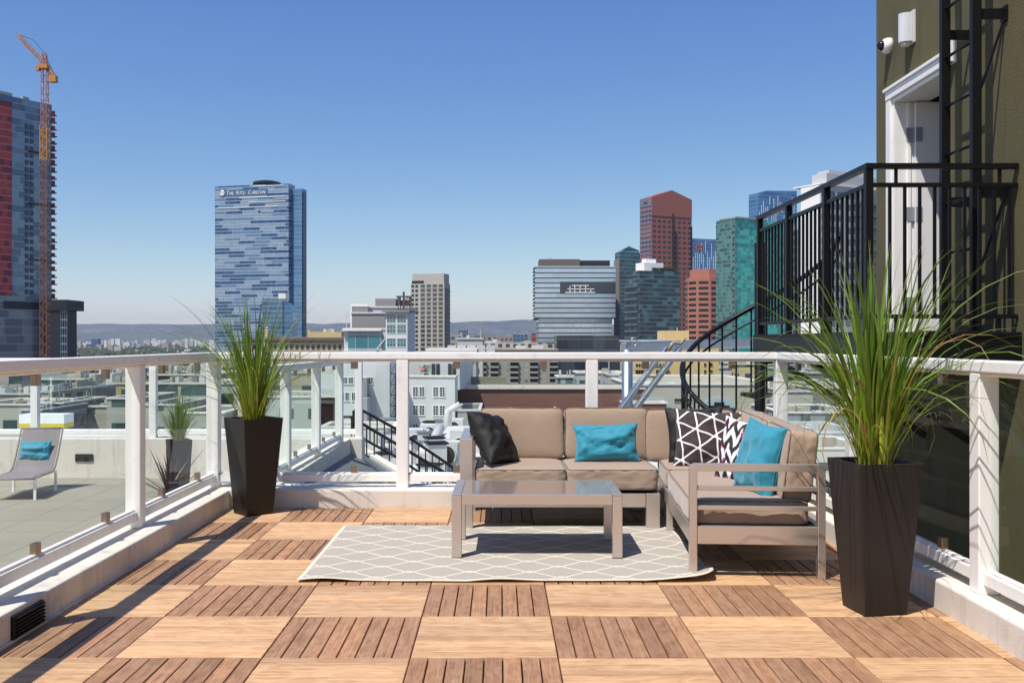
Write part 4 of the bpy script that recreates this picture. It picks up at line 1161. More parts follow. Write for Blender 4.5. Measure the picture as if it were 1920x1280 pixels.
for px, lb in ((650, 'thin roof mast left of the blank grey block'), (876, 'thin red and white mast right of the beige apartment tower')):
    d = 215 if px < 700 else 330
    o = MB().tube([at(px, 640, d), at(px, 583 if px < 700 else 616, d)], .09 if px < 700 else .14, 5).build('roof_mast', MAT['unit'] if px < 700 else MAT['red'], None); tag(o, lb, 'mast')

# ---- beige apartment tower
BG = simple('beige_precast', (.46, .42, .365), .85, var=.06, scale=.12)
r, wl, wr, H = bldg('apartment_tower', 'beige apartment tower with grid of square recessed windows and blank crown', 770, 833, 844, 531, 760, 14, BG, 'building', parapet=.5)
pbox(r, 'crown', BG, -wl*.96, -wl*.02, .8, wr-1, H+.01, H+7.6); pbox(r, 'crown_recess', GLB, -wl*.97, -wl*.62, .4, 3, H+.01, H+2.2)
windows(r, grid('F', -wl*.72, -wl*.01, 4, H-90, H-3.0, 26)[:88]+[], BG, GL, 3.0, 2.2, 2, 1, .10, .25)
m = MB()
for k in range(27): z = H-3.9-k*3.48; m.box(-wl*.70, -.2, -.35, -.005, z, z+.6)
for i in range(5): x = -wl*.72+wl*.71*i/4; m.box(x-.45, x+.45, -.32, -.004, 0, H-.5)
m.build('facade_grid', BG, r, local=True)
m = MB()
for k in range(26): z = H-3.0-k*3.48; m.box(-wl*.97, -wl*.90, -.1, -.004, z, z+2.0); m.box(-wl*.86, -wl*.78, -.1, -.004, z, z+2.0)
m.build('narrow_windows', GL, r, local=True)
m = MB()
for k in range(26): z = H-6-k*3.48; m.box(.02, 1.0, 1, wr-1, z, z+.25); m.box(.02, .3, 1.5, wr-1.5, z+.3, z+2.6)
m.build('balcony', simple('dark_balcony', (.10, .11, .12), .5), r, local=True); clean(r)

# ---- low blocks between tower and office
lows = [(858, 905, 636, 300, (.55, .53, .50), 'long white low block right of the beige apartment tower', 1), (845, 868, 627, 520, (.35, .32, .28), 'small beige block with blue rooftop right of the beige tower', 2),
        (860, 876, 619, 900, (.10, .16, .24), 'small dark blue block far behind the beige tower', 0), (884, 906, 630, 330, (.24, .18, .15), 'brown round-cornered tower block behind the balcony apartments', 0),
        (908, 934, 631, 600, (.32, .27, .23), 'tan block far behind the balcony apartments', 1), (936, 962, 630, 800, (.30, .24, .21), 'brown-grey gridded block left of the small blue glass block', 1),
        (962, 990, 627, 900, (.10, .16, .25), 'small blue glass block near the red block left of the glass office', 1), (997, 1006, 625, 700, (.35, .10, .07), 'narrow red block at the left foot of the glass office', 0),
        (900, 1002, 642, 450, (.50, .47, .42), 'long pale roofline behind the balcony apartments', 4), (1000, 1040, 645, 420, (.46, .44, .40), 'pale grey roofline at the foot of the glass office', 2)]
for a, c, yt, d, col, lb, ru in lows:
    fm = facade('low_block_wall', col, (.03, .04, .05), 3.4, 3.6, .55, .45, jit=.4)
    r, *_ = bldg('low_block', lb, a, c, None, yt, d, 0, fm, depth=18, roofunits=ru); clean(r)
# ---- grey arched masonry and balcony apartments
r, wl, wr, H = bldg('arched_building', 'pale grey masonry building with arched upper windows behind the white terrace building', 800, 893, None, 656, 150, 0, simple('pale_grey_stone', (.45, .43, .40), .85, var=.1, scale=.3), depth=16)
windows(r, grid('F', -wl*.36, -wl*.06, 2, H-2.9-3.0, H-2.9, 1)+grid('F', -wl*.36, -wl*.06, 2, H-8.8, H-8.8, 1), WB, GL, 1.6, 1.9, 3, 1, .1)
m = MB()
for k in range(9): 
    cx = -wl+wl*(k+.5)/9; m.tube([(cx+.30*math.cos(t), -.15, H-1.9+.5*math.sin(t)) for t in [R(15*q) for q in range(13)]], .07, 5)
m.box(-wl-.1, .1, -.5, -.01, H-.5, H); m.build('arched_cornice', WB, r, local=True)
m = MB(); [m.box(-wl*.6+i*1.5, -wl*.6+i*1.5+1.3, 3, 6, H-.8, H+.7) for i in range(5)]; m.build('rooftop_unit', MAT['unit'], r, local=True); clean(r)
AP = facade('apartment_wall', (.33, .29, .24), (.10, .12, .12), 3.4, 2.08, .40, .50, jit=.8, lit=(.45, .50, .48))
r, wl, wr, H = bldg('balcony_apartments', 'long taupe apartment block with stacked dark balconies behind the brown wall', 887, 1046, None, 654, 380, 0, AP, depth=14, roofunits=5)
m = MB(); bl = []
for j in range(10):
    for px in (904, 927, 964, 1001, 1038):
        x = XW(px, 380)-XW(1046, 380); z = H-4.6-j*2.08
        bl.append((x, z))
first = None
for x, z in bl:
    if first is None:
        m = MB(); m.box(-1.5, 1.5, -.02, .03, 0, 1.35); first = m.build('balcony', GLB, r, local=True)
        q = MB(); q.box(-1.6, 1.6, -1.2, -.021, -.5, .15); fs = q.build('balcony_slab', simple('balcony_front', (.36, .33, .30), .8), first, local=True); o = first
    else:
        o = bpy.data.objects.new('balcony', first.data); COL.objects.link(o); o.parent = r; q = bpy.data.objects.new('balcony_slab', fs.data); COL.objects.link(q); q.parent = o
    o.location = (x, -.01, z)
m = MB(); m.box(-wl-.2, .2, -.3, -.01, H-.55, H); m.build('cornice', simple('taupe_trim', (.36, .29, .23), .85), r, local=True); clean(r)

# ---- brown wall building
BR = M('brown_corrugated_wall'); bx, by, bz = BR.xyz(); bn = BR.noise(BR.comb(bx*.5, by*.5, bz*6), 1.5, 5)
BR.set(col=BR.mix(bn, (.13, .055, .040), (.25, .125, .095)), rough=.85)
r, wl, wr, H = bldg('brown_warehouse', 'long reddish brown windowless wall with cream top edge behind the sofa', 857, 1212, None, 722, 66, 0, BR.m, depth=2.5, zb=-12, parapet=.12)
m = MB(); m.box(-wl-.1, .1, -.12, -.005, H-.25, H+.05); m.build('coping', MAT['stucco'], r, local=True)
m = MB(); m.box(-wl+.3, -wl+3.3, 1.2, 2.2, H-.1, H+.50); m.build('rooftop_unit', simple('olive_roof_unit', (.18, .19, .12), .8), r, local=True)
m = MB(); m.box(-wl*.49, -wl*.48, -.6, -.02, H-1.5, H-1.42); m.tube([(-wl*.485, -.5, H-1.46), (-wl*.485, -.5, H-3.2)], .02, 5); m.build('wall_light', MAT['unit'], r, local=True); clean(r)

# ---- white terrace building and grey-white building
WT = simple('white_wall_paint', (.56, .57, .555), .85, var=.05, scale=.4)
r, wl, wr, H = bldg('white_building', 'white building with paired sash windows and roof terrace right of the white post', 745, 853, 858, 707, 60, 8, WT, depth=12, zb=-12, parapet=.9)
pr = [XW(p, 60)-XW(853, 60) for p in (785, 796, 818, 829)]
sp = [('F', x, z) for z in (H-1.17, H-2.30, H-3.43) for x in [XW(p, 60)-XW(853, 60) for p in (777.5, 790, 816.5, 829)]]
windows(r, sp, MAT['white'], GL, .30, .56, 2, 4, .035, .05)
pbox(r, 'upper_storey', WT, -wl, -.25, 3.0, 8, H-.9, H+1.4); 
for o, x in zip(range(4), (-1.95, -1.65, -.88, -.60)): pbox(r, 'french_door', GL, x-.12, x+.10, 2.95, 2.999, H-.4, H+.75)
pbox(r, 'cornice', WT, -wl, -.2, 2.8, 2.999, H+1.3, H+1.5); clean(r)
r2 = empty('terrace_shrub', (XW(799, 61.5), 61.5, ZW(706, 61.5)), 0, 'small dark shrub in a pot on the white building terrace', 'plant')
m = MB(); rr = random.Random(4)
for k in range(260):
    p = Vector((rr.gauss(0, .16), rr.gauss(0, .14), .25+rr.uniform(0, .45))); q = p+Vector((rr.uniform(-.07, .07), rr.uniform(-.07, .07), rr.uniform(-.03, .07))); m.add([p, q, p+Vector((.03, .02, .05))], [(0, 1, 2)])
m.build('foliage', simple('shrub_green', (.03, .07, .015), .7), r2, local=True); MB().tube([(0, 0, -.2), (0, 0, .2)], [.12, .16], 10).build('pot', MAT['dark_plate'], r2, local=True)
r3 = empty('terrace_parasol', (XW(789, 61.5), 61.5, ZW(708, 61.5)), 0, 'small pink folded parasol on the white building terrace', 'parasol')
MB().tube([(0, 0, -.1), (0, 0, .9)], .02, 6).build('pole', MAT['unit'], r3, local=True); MB().tube([(0, 0, .55), (0, 0, .62), (0, 0, .72)], [.30, .16, .01], 8).build('canopy', simple('pink_cloth', (.6, .12, .12), .8), r3, local=True)
r, wl, wr, H = bldg('grey_white_building', 'pale grey building with small paned windows left of the white post', 600, 732, None, 669, 58, 0, WT, depth=10, zb=-12, parapet=.5)
X = lambda px: XW(px, 58)-XW(732, 58)
windows(r, [('F', X(p), H-1.55) for p in (647, 658, 684, 695)], MAT['white'], GL, .26, .34, 2, 3, .03, .05)
windows(r, [('F', X(p), H-2.55) for p in (642, 651, 663)], MAT['white'], GL, .2, .46, 2, 1, .03, .05)
pbox(r, 'ribbed_panel', m_ribs('ribbed_white', (.55, .56, .55), .12), X(704), X(731), -.06, -.004, H-4.6, H-.3)
pbox(r, 'annex', simple('grey_annex', (.30, .31, .32), .85), X(681), X(697), -2.0, -.01, 0, H-2.3); pbox(r, 'annex', simple('grey_annex_b', (.24, .24, .25), .85), X(685), X(692), -1.0, -.01, H-2.29, H-1.2)
fe = MB()
for k in range(6): z = H-1.0-k*.62; fe.box(.05, .35, -.3, .0, z, z+.03); fe.bar((.05, -.3, z), (.35, -.3, z+.62), .025)
for x in (.05, .34): fe.bar((x, -.3, H-5), (x, -.3, H-.4), .02)
fe.build('fire_escape', MAT['black_steel'], r, local=True); clean(r)
r, wl, wr, H = bldg('grey_shed', 'small grey concrete shed at the right foot of the white building', 858, 900, None, 770, 58, 0, simple('concrete_grey', (.30, .29, .27), .9), depth=6, zb=-12); clean(r)
r, wl, wr, H = bldg('white_tank_house', 'white ribbed low wall behind the stair railing', 600, 740, None, 802, 48, 0, simple('white_low_wall', (.5, .5, .47), .85), depth=3, zb=-4.2); clean(r)

# ---- glass office block
OG = curtain('office_glass', [(.52, .60, .67), (.47, .55, .62), (.42, .50, .57)], run=60, fh=2.62, mull=1.3, metal=.5, rough=.12, line=(.03, .04, .06), lw=.22, mw=.08)
r, wl, wr, H = bldg('glass_office', 'wide banded glass office block with dark roof box left of the green-grey tower', 1003, 1154, None, 499, 520, 0, OG, 'building', depth=36, zb=ZW(597, 520))
X = lambda px: XW(px, 520)-XW(1154, 520)
pbox(r, 'lower_floors', OG, X(1010), X(1148), .8, 35, -60, -.02)
pbox(r, 'roof_box', simple('brown_roof_box', (.13, .10, .09), .8), X(1012), X(1089), 5, 22, H-.5, H+4.1); pbox(r, 'roof_box', GLB, X(1089)+.1, X(1146), 6, 22, H-.5, H+3.5)
m = MB(); m.box(X(1050), X(1154)+.05, -.25, -.01, 13.4, 19.3); m.build('dark_inset', simple('reflecting_dark_glass', (.05, .06, .07), .15), r, local=True)
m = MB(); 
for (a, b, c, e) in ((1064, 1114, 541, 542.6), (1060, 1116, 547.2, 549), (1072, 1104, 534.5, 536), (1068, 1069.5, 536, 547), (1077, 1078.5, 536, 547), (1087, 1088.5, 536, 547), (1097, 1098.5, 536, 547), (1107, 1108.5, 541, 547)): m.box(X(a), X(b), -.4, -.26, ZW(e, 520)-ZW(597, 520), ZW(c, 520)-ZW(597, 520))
m.build('building_reflection', MAT['white'], r, local=True)  # white bars modelled in place of another building's reflection in the glass
m = MB()
for k in range(16): z = H-1-k*1.8; m.box(-wl-.7, -wl-.02, -.3, 12, z, z+.35)
m.build('side_fin', GLB, r, local=True)
m = MB(); m.tube([(X(1040), 8, H), (X(1034), 8, H+5), (X(1028), 8, H+5.6)], .25, 5); m.build('davit', MAT['unit'], r, local=True); clean(r)
DG = curtain('dark_base_glass', [(.06, .08, .10), (.035, .045, .06), (.02, .025, .03)], run=5, fh=4.4, mull=2.2, metal=.2, rough=.15, line=(.09, .10, .11), lw=.12)
r, wl, wr, H = bldg('dark_glass_block', 'dark glass block between balcony apartments and the galvanised frame', 1044, 1160, None, 629, 400, 0, DG, depth=20); clean(r)
for a, c, yt, d, lb in ((1046, 1090, 708, 130, 'low white roof structure at the foot of the dark glass block'), (1082, 1168, 700, 120, 'long pale roof deck behind the post right of the sofa centre'), (1140, 1160, 703, 110, 'small teal kiosk on the roof beside the galvanised post')):
    r, *_ = bldg('roof_structure', lb, a, c, None, yt, d, 0, facade('roof_structure_wall', (.42, .42, .40), (.05, .10, .10), 1.6, 1.9, .6, .5), depth=6, roofunits=2, zb=-20); clean(r)

# ---- towers, right of centre
G1 = curtain('grey_green_glass', [(.06, .13, .15), (.045, .10, .12), (.03, .07, .09)], run=2.6, fh=2.3, mull=1.3, metal=.3, rough=.18, line=(.20, .24, .24), lw=.16)
r, wl, wr, H = bldg('green_grey_tower', 'slender grey-green glass tower directly right of the glass office', 1153, 1162, 1200, 474, 560, 62, G1, 'skyscraper', parapet=.5)
m = MB(); m.add([(0.0, 0, H+.02), (0, wr, H+.02), (-wl, wr, H+.02), (-wl, 0, H+.02), (-1, wr*.5, H+4.2), (-1, wr, H+2.0)], [(0,1,5,4), (0,4,3), (3,4,5,2), (1,2,5)]); m.build('sloped_crown', G1, r, local=True)
pbox(r, 'edge_pier', simple('brown_grey_pier', (.20, .17, .15), .8), -wl-.5, .02, -.4, -.02, 0, H-4); clean(r)
G2 = curtain('dark_condo_glass', [(.05, .17, .19), (.022, .065, .08), (.010, .022, .035)], run=2.8, fh=2.1, mull=1.4, metal=.15, rough=.12, line=(.12, .15, .16), lw=.20, thr=(.22, .5))
r, wl, wr, H = bldg('condo_tower', 'dark glass condominium tower with balconies and white roof box', 1174, 1199, 1275, 507, 480, 66, G2, 'skyscraper', parapet=1)
m = MB()
for k in range(22): z = H-8-k*3.1; m.box(-wl*.95, -.4, -1.4, -.02, z, z+.9)
m.build('balcony', simple('balcony_grey', (.11, .13, .14), .6), r, local=True)
pbox(r, 'roof_box', MAT['white'], -wl*.8, -2, 4, 15, H-1, H+4.2); pbox(r, 'roof_box', MAT['white'], -wl*.6, -4, 6, 12, H+4.21, H+6.2); pbox(r, 'roof_house', GW, -wl*.8, -3, 16, wr*.65, H-1, H+2.2)
sh = MB(); rr = random.Random(9)
for k in range(500):
    p = Vector((-rr.uniform(.5, 2), rr.uniform(8, wr-1), H+rr.uniform(-.3, 1.3))); sh.add([p, p+Vector((rr.uniform(-.5, .5), .5, .3)), p+Vector((.1, rr.uniform(-.5, .5), .6))], [(0, 1, 2)])
sh.build('roof_garden', simple('roof_shrub', (.04, .07, .03), .9), r, local=True); clean(r)
tb_ = (1297-CX)/F; wr_ = (tb_*900-XW(1222, 900))/(math.sin(R(64))-tb_*math.cos(R(64)))
RG = facade('red_granite', (.31, .105, .072), (.022, .012, .028), wr_/8, 4.7, .66, .54, jit=.05, grough=.2, u0=-((500.) % (wr_/8)))
BGc = simple('blue_grey_flank', (.15, .16, .22), .35, var=.05, scale=.05)
r, wl, wr, H = bldg('red_granite_tower', 'tall red granite tower with pointed gable top behind the dark condominium', 1200, 1222, 1297, 369, 900, 64, RG, 'skyscraper', parapet=.2)
m = MB(); cz = H+.05; m.add([(-wl, 0, H+.02), (0, 0, H+.02), (0, wr, H+.02), (-wl, wr, H+.02), (0, wr*.50, H+7.5), (-wl, wr*.5, H+7.5)], [(1, 2, 4), (0, 1, 4, 5), (2, 3, 5, 4), (3, 0, 5)]); m.build('gable_crown', simple('red_granite_plain', (.30, .10, .07), .7, var=.06, scale=.1), r, local=True)
pbox(r, 'plain_band', simple('red_granite_band', (.30, .10, .07), .7, var=.05, scale=.1), .02, .4, 0, wr, H-17, H)
m = MB()
for k in range(40): m.box(-wl, -.2, -.3, -.02, H-8-k*4, H-6-k*4)
m.box(-wl, -.15, -.25, -.01, H-8, H-1); m.build('flank_band', BGc, r, local=True)
m = MB(); m.box(.42, .9, wr*.50, wr*.53, 0, H-14); m.box(.42, .9, wr*.58, wr*.60, 0, H-30); m.box(.42, .9, wr*.97, wr, 0, H-25); m.build('dark_recess', GLB, r, local=True)
m = MB(); m.tube([(-wl*.62, -.6, H-5.2), (-wl*.52, -.6, H-3.2), (-wl*.42, -.6, H-5.2)], .35, 5); m.tube([(-wl*.42, -.6, H-3), (-wl*.34, -.6, H-5.2)], .35, 5); m.build('rooftop_logo', GLB, r, local=True)
pbox(r, 'low_step', RG, .45, 6, wr*.0, wr*.55, 0, H-118); clean(r)
BT = curtain('blue_tower_glass', [(.12, .24, .42), (.09, .20, .37), (.07, .16, .31)], run=6, fh=3.9, mull=2, metal=.5, rough=.15, line=(.14, .25, .40), lw=.14)
def streaked(name, label, a, c, b, yt, d, phi, logo=False, crown=True):
    r, wl, wr, H = bldg(name, label, a, c, b, yt, d, phi, BT, 'skyscraper', parapet=.3)
    rr = random.Random(int(a)); m = MB()
    for k in range(int(wr/2.6)):
        y = 1+k*2.6; z = H-rr.uniform(0, 24)
        for q in range(6):
            l = rr.uniform(8, 26); m.box(.02, .3, y, y+.42, max(1, z-l), z); z -= l+rr.uniform(4, 22)
            if z < 30: break
    m.build('white_fin', MAT['white'], r, local=True)
    if crown:
        m = MB(); m.add([(-wl, 0, H+.02), (0, 0, H+.02), (0, wr, H+.02), (-wl, wr, H+.02), (0, wr, H+5), (-wl, wr, H+5), (0, wr*.2, H+3)], [(0, 1, 6), (1, 2, 4, 6), (2, 3, 5, 4), (3, 0, 6), (3, 6, 5), (6, 4, 5)]); m.build('sloped_crown', BT, r, local=True)
    if logo:
        m = MB(); y0, y1 = wr*.12, wr*.36; z0 = H-14
        m.box(.35, .8, y0, y0+1.2, z0, z0+7); m.box(.35, .8, y1, y1+1.2, z0, z0+7); m.box(.35, .8, y0+1.25, y1-.05, z0+5.8, z0+7); m.box(.35, .8, y0+3, y1-2.4, z0+1.5, z0+3.8); m.build('orange_logo', simple('orange_sign', (.55, .14, .06), .6), r, local=True)
    clean(r)
streaked('blue_office_tower', 'lower blue glass tower with white vertical fins and orange emblem', 1290, 1298, 1352, 447, 1100, 70, True, False)
streaked('blue_tower', 'tallest blue glass tower with white vertical fins above the balustrade', 1404, 1422, 1494, 362, 1000, 66, False, True)
RR = facade('salmon_granite', (.40, .155, .105), (.03, .02, .03), 5.2, 3.9, .62, .42, jit=.15)
r = empty('salmon_tower', (XW(1330, 700), 712, GZ), 0, 'rounded salmon-red tower with banded dark windows left of the green tower', 'skyscraper')
H = ZW(520, 700)-GZ; rad = 14.5; m = MB()
def nring(rad, z, n=10, off=0): return [(rad*math.sin(2*math.pi*(k+off)/n), -rad*math.cos(2*math.pi*(k+off)/n), z) for k in range(n)]
for (z0, z1, rd) in ((0, H, rad), (H+.01, H+6, rad*.80)):
    v = nring(rd, z0)+nring(rd, z1); n = 10
    m.add(v, [(k, (k+1) % n, n+(k+1) % n, n+k) for k in range(n)]+[tuple(range(n, 2*n))])
SG = simple('salmon_stone', (.40, .155, .105), .8, var=.08, scale=.1)
m.build('wall', SG, r, local=True)
m = MB(); n = 10
for k in range(10):
    a0 = 2*math.pi*(k)/n; a1 = 2*math.pi*(k+1)/n
    p = Vector((rad*math.sin(a0), -rad*math.cos(a0), 0)); q = Vector((rad*math.sin(a1), -rad*math.cos(a1), 0)); o = ((p+q)/2).normalized()*.15
    for j in range(26):
        z = H-4.5-j*3.9; a, b = p.lerp(q, .12)+o, p.lerp(q, .88)+o
        m.add([a+Vector((0,0,z)), b+Vector((0,0,z)), b+Vector((0,0,z+1.7)), a+Vector((0,0,z+1.7)), a-o*2+Vector((0,0,z)), b-o*2+Vector((0,0,z)), b-o*2+Vector((0,0,z+1.7)), a-o*2+Vector((0,0,z+1.7))], [(0,1,2,3),(3,2,6,7),(1,0,4,5),(0,3,7,4),(1,5,6,2)])
b_ = m.build('window_rows', GLB, r, local=True); b_['kind'] = 'stuff'
GT = curtain('green_tower_glass', [(.07, .52, .42), (.03, .36, .30), (.015, .22, .20)], run=2.4, fh=2.3, mull=1.2, metal=.05, rough=.15, line=(.10, .34, .29), lw=.15, thr=(.40, .75))
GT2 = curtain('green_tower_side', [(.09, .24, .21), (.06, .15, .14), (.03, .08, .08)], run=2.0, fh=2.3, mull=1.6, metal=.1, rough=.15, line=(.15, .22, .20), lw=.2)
r, wl, wr, H = bldg('green_glass_tower', 'bright green glass tower partly behind the black balustrade post', 1343, 1378, 1474, 409, 560, 60, GT, 'skyscraper', parapet=.6)
pbox(r, 'grey_green_front', GT2, -wl, -.02, -.25, -.02, 0, H-.5)  # greyer green glass skin over the left face
m = MB()
for k in range(48): z = H-4-k*3.3; m.box(-1.4, .8, -.9, -.3, z, z+.22)
for x in (-1.4, .75): m.box(x, x+.12, -.95, -.85, 0, H)
m.build('balcony_stack', simple('balcony_frame', (.20, .24, .22), .6), r, local=True); 
m = MB(); m.box(-wl*.8, 1, -.5, wr*.6, H+.01, H+.9); m.build('roof_rail', simple('grey_roof_rail', (.35, .4, .38), .7), r, local=True); clean(r)
# ---- pale condominium behind balustrade
PC = facade('pale_condo_wall', (.42, .43, .43), (.05, .06, .08), 3.2, 3.1, .82, .55, jit=.5)
r, wl, wr, H = bldg('pale_condominium', 'pale grey stepped condominium behind the black landing balustrade', 1504, 1540, 1700, 346, 260, 60, PC, 'skyscraper', parapet=.6)
pbox(r, 'white_pier', MAT['white'], -wl, -.01, -.5, -.02, 0, H); pbox(r, 'roof_canopy', MAT['white'], -wl-2.6, .3, -.6, 3, H+.01, H+.35)
m = MB(); m.box(-5, 0, 2, wr*.72, H+.36, H+3.3); m.box(-5, -1, 4, wr*.60, H+3.31, H+4.3); m.build('upper_storey', simple('light_grey_panel', (.50, .51, .52), .7), r, local=True)
m = MB()
for k in range(28): z = H-4.5-k*3.1; m.box(.02, 1.3, wr*.35, wr, z, z+1.0)
m.build('balcony', simple('balcony_glass', (.10, .12, .14), .25), r, local=True); clean(r)
# black slatted tower between
r, wl, wr, H = bldg('dark_grid_tower', 'dark gridded tower behind the black balustrade right of the blue tower', 1488, 1500, 1640, 430, 330, 58, facade('dark_grid_wall', (.16, .17, .19), (.012, .014, .02), 2.6, 3.0, .7, .6, jit=.3), 'skyscraper'); clean(r)

# ---- yellow building and warehouses
YW = simple('yellow_wall', (.66, .47, .21), .85, var=.06, scale=.15)
r, wl, wr, H = bldg('yellow_building', 'yellow apartment building with dark window bays behind the galvanised frame', 1186, 1348, None, 640, 135, 0, YW, depth=14, roofunits=1)
sp = []
X = lambda px: XW(px, 135)-XW(1348, 135)
for j in range(6):
    for px in (1194, 1199, 1204, 1209, 1232, 1238, 1244, 1250): sp.append(('F', X(px), H-3.5-j*.95))
    for px in (1322, 1334): sp.append(('F', X(px), H-3.4-j*.95))
windows(r, sp[:100], YW, GLB, .30, .46, 1, 1, .03, .06); pbox(r, 'stair_house', YW, X(1250), X(1297), 2, 8, H-.5, H+1.5)
m = MB()
for j in range(7):
    m.box(X(1190), X(1213), -.3, -.07, H-3.85-j*.95, H-3.62-j*.95); m.box(X(1229), X(1254), -.3, -.07, H-3.85-j*.95, H-3.62-j*.95)
m.build('balcony_band', YW, r, local=True); clean(r)
CW = simple('cream_warehouse_wall', (.50, .46, .38), .88, var=.08, scale=.3)
r, wl, wr, H = bldg('arched_warehouse', 'cream warehouse with pale arched roof windows seen through the spiral stair', 1180, 1470, None, 722, 95, 0, CW, depth=26, zb=-20, roofunits=2)
X = lambda px: XW(px, 95)-XW(1470, 95)
aw = simple('pale_arch_glass', (.42, .52, .54), .3)
for px, s in ((1228, 1.5), (1348, 1.6), (1452, 1.3)):
    m = MB(); c = X(px); n = 16; vs = [(c+s*math.cos(math.pi*k/n), -.10, H-2.15+s*.62*math.sin(math.pi*k/n)) for k in range(n+1)]; vs += [(x, .05, z) for x, y, z in vs]
    m.add(vs, [tuple(range(n+1)), tuple(range(n+1, 2*n+2))[::-1]]+[(k, k+n+1, k+n+2, k+1) for k in range(n)]); w = m.build('arch_window', aw, r, local=True)
    m = MB(); m.box(c-s*.62, c+s*.62, -.14, -.101, H-2.15, H-1.93); m.box(c-s*.3, c+s*.3, -.14, -.101, H-1.92, H-1.62); m.build('dark_pane', GLB, w, local=True)
windows(r, [('F', X(1272), H-1.6), ('F', X(1290), H-1.6)], CW, GL, .75, .32, 3, 1, .03)
windows(r, [('F', X(p), H-3.2) for p in (1276, 1320, 1352, 1372, 1392, 1432)], CW, GL, .6, .5, 2, 2, .04); clean(r)
r, wl, wr, H = bldg('brown_lean_to', 'brown sloping roof edge in front of the cream warehouse', 1170, 1250, None, 757, 64, 0, BR.m, depth=2, zb=-12); clean(r)
mids = [(1350, 1470, 672, 190, (.30, .33, .35), 'grey office block behind the spiral stair'), (1300, 1372, 690, 160, (.50, .48, .44), 'white low building with dark doors behind the spiral stair'), (1386, 1470, 684, 170, (.62, .50, .28), 'yellowish flat building right of the white low building')]
for a, c, yt, d, col, lb in mids:
    r, *_ = bldg('city_block', lb, a, c, None, yt, d, 0, facade('city_wall', col, (.03, .045, .05), 2.2, 2.4, .55, .5), depth=14, roofunits=3); clean(r)
# right, seen through the side glass
rights = [(1470, 1530, 672, 210, (.13, .14, .15), 'dark grey building at the upper left of the right side glass'), (1480, 1518, 694, 150, (.42, .38, .28), 'cream gabled house through the right side glass'), (1522, 1566, 700, 120, (.22, .23, .24), 'grey ribbed building behind the large plant'),
          (1478, 1524, 735, 84, (.48, .45, .38), 'cream building with small square window through the right side glass'), (1520, 1600, 728, 90, (.20, .21, .22), 'dark shopfront building behind the large plant'), (1470, 1620, 775, 62, (.34, .34, .33), 'grey flat roof with vents through the right side glass'),
          (1480, 1625, 812, 44, (.52, .52, .48), 'pale flat roof left of the large planter'), (1500, 1640, 842, 34, (.56, .54, .46), 'nearest cream wall through the right side glass'), (1600, 1720, 690, 110, (.09, .09, .10), 'dark building behind the large plant and landing')]
for a, c, yt, d, col, lb in rights:
    r, wl, wr, H = bldg('city_block', lb, a, c, None, yt, d, 0, facade('city_wall', col, (.03, .045, .05), 2.2*d/90, 2.2*d/90, .4, .35), depth=min(12, d*.13), roofunits=8, zb=-30, seed=3); clean(r)
# left, through the left glass
lefts = [(-60, 118, 760, 80, (.50, .47, .40), 'wide cream block behind the sling chair'), (40, 78, 770, 70, (.27, .26, .27), 'grey roof hut behind the leftmost far post'), (-60, 60, 740, 105, (.30, .27, .25), 'grey-brown roofs at the left edge behind the glass'),
         (76, 118, 757, 74, (.16, .17, .16), 'dark grey ribbed roof house right of the leftmost far post'), (76, 95, 736, 100, (.50, .45, .33), 'small tan roof house right of the leftmost far post'), (117, 240, 763, 78, (.40, .36, .27), 'tan ribbed building with two small teal windows behind the glass'),
         (112, 138, 731, 108, (.32, .29, .24), 'dark-sided tan penthouse left of the pale green wall'), (112, 205, 723, 140, (.38, .46, .33), 'long pale green windowless wall behind the left glass'), (196, 236, 720, 138, (.42, .33, .18), 'small ochre wall beside the pale green wall'),
         (70, 236, 712, 190, (.40, .42, .40), 'long pale building with dark ribbon windows behind the left glass'), (60, 240, 694, 260, (.25, .30, .30), 'grey-green far building under the left handrail'), (270, 400, 720, 95, (.48, .45, .33), 'cream building with dark window strip behind the small planter'),
         (268, 400, 704, 150, (.30, .34, .30), 'green-grey roof behind the cream strip-window building'), (262, 330, 760, 62, (.45, .44, .38), 'pale block behind the second far post'), (330, 420, 775, 56, (.30, .30, .27), 'low grey roof below the left plant'),
         (-80, 40, 700, 300, (.36, .33, .30), 'far beige block at the left edge below the handrail'), (200, 262, 748, 66, (.40, .38, .33), 'narrow pale tower beside the near white post'), (400, 470, 720, 80, (.46, .47, .44), 'white building behind the receding glass railing'), (450, 640, 745, 58, (.42, .44, .40), 'pale building behind the receding glass railing'),
         (500, 640, 700, 140, (.45, .38, .28), 'tan building with dark windows behind the receding railing'), (380, 520, 688, 200, (.33, .33, .31), 'grey building behind the left plant')]
for a, c, yt, d, col, lb in lefts:
    kind = facade('city_wall', col, (.02, .03, .032), 2.6*d/90, 2.4*d/90, .5 if 'ribbon' not in lb and 'strip' not in lb else .9, .4 if 'windowless' not in lb else .0, jit=.5, lit=(.10, .22, .22))
    r, wl, wr, H = bldg('city_block', lb, a, c, None, yt, d, 0, kind, depth=d*.11, roofunits=9, zb=-30, seed=8); clean(r)
o = empty('skip_container', (XW(78, 44), 44, ZW(803, 44)), 0, 'white container with yellow base strip behind the sling chair', 'container')
MB().box(-1.0, 1.0, 0, 1, 0, .22).build('base_strip', MAT['yellow'], o, local=True); MB().box(-1.0, 1.0, 0, 1, .221, .62).build('body', MAT['white'], o, local=True)
struct(MB().box(-40, -14.2, 14, 60, -6, -3.6).build('lower_roof', MAT['pale_roof'])) if False else None

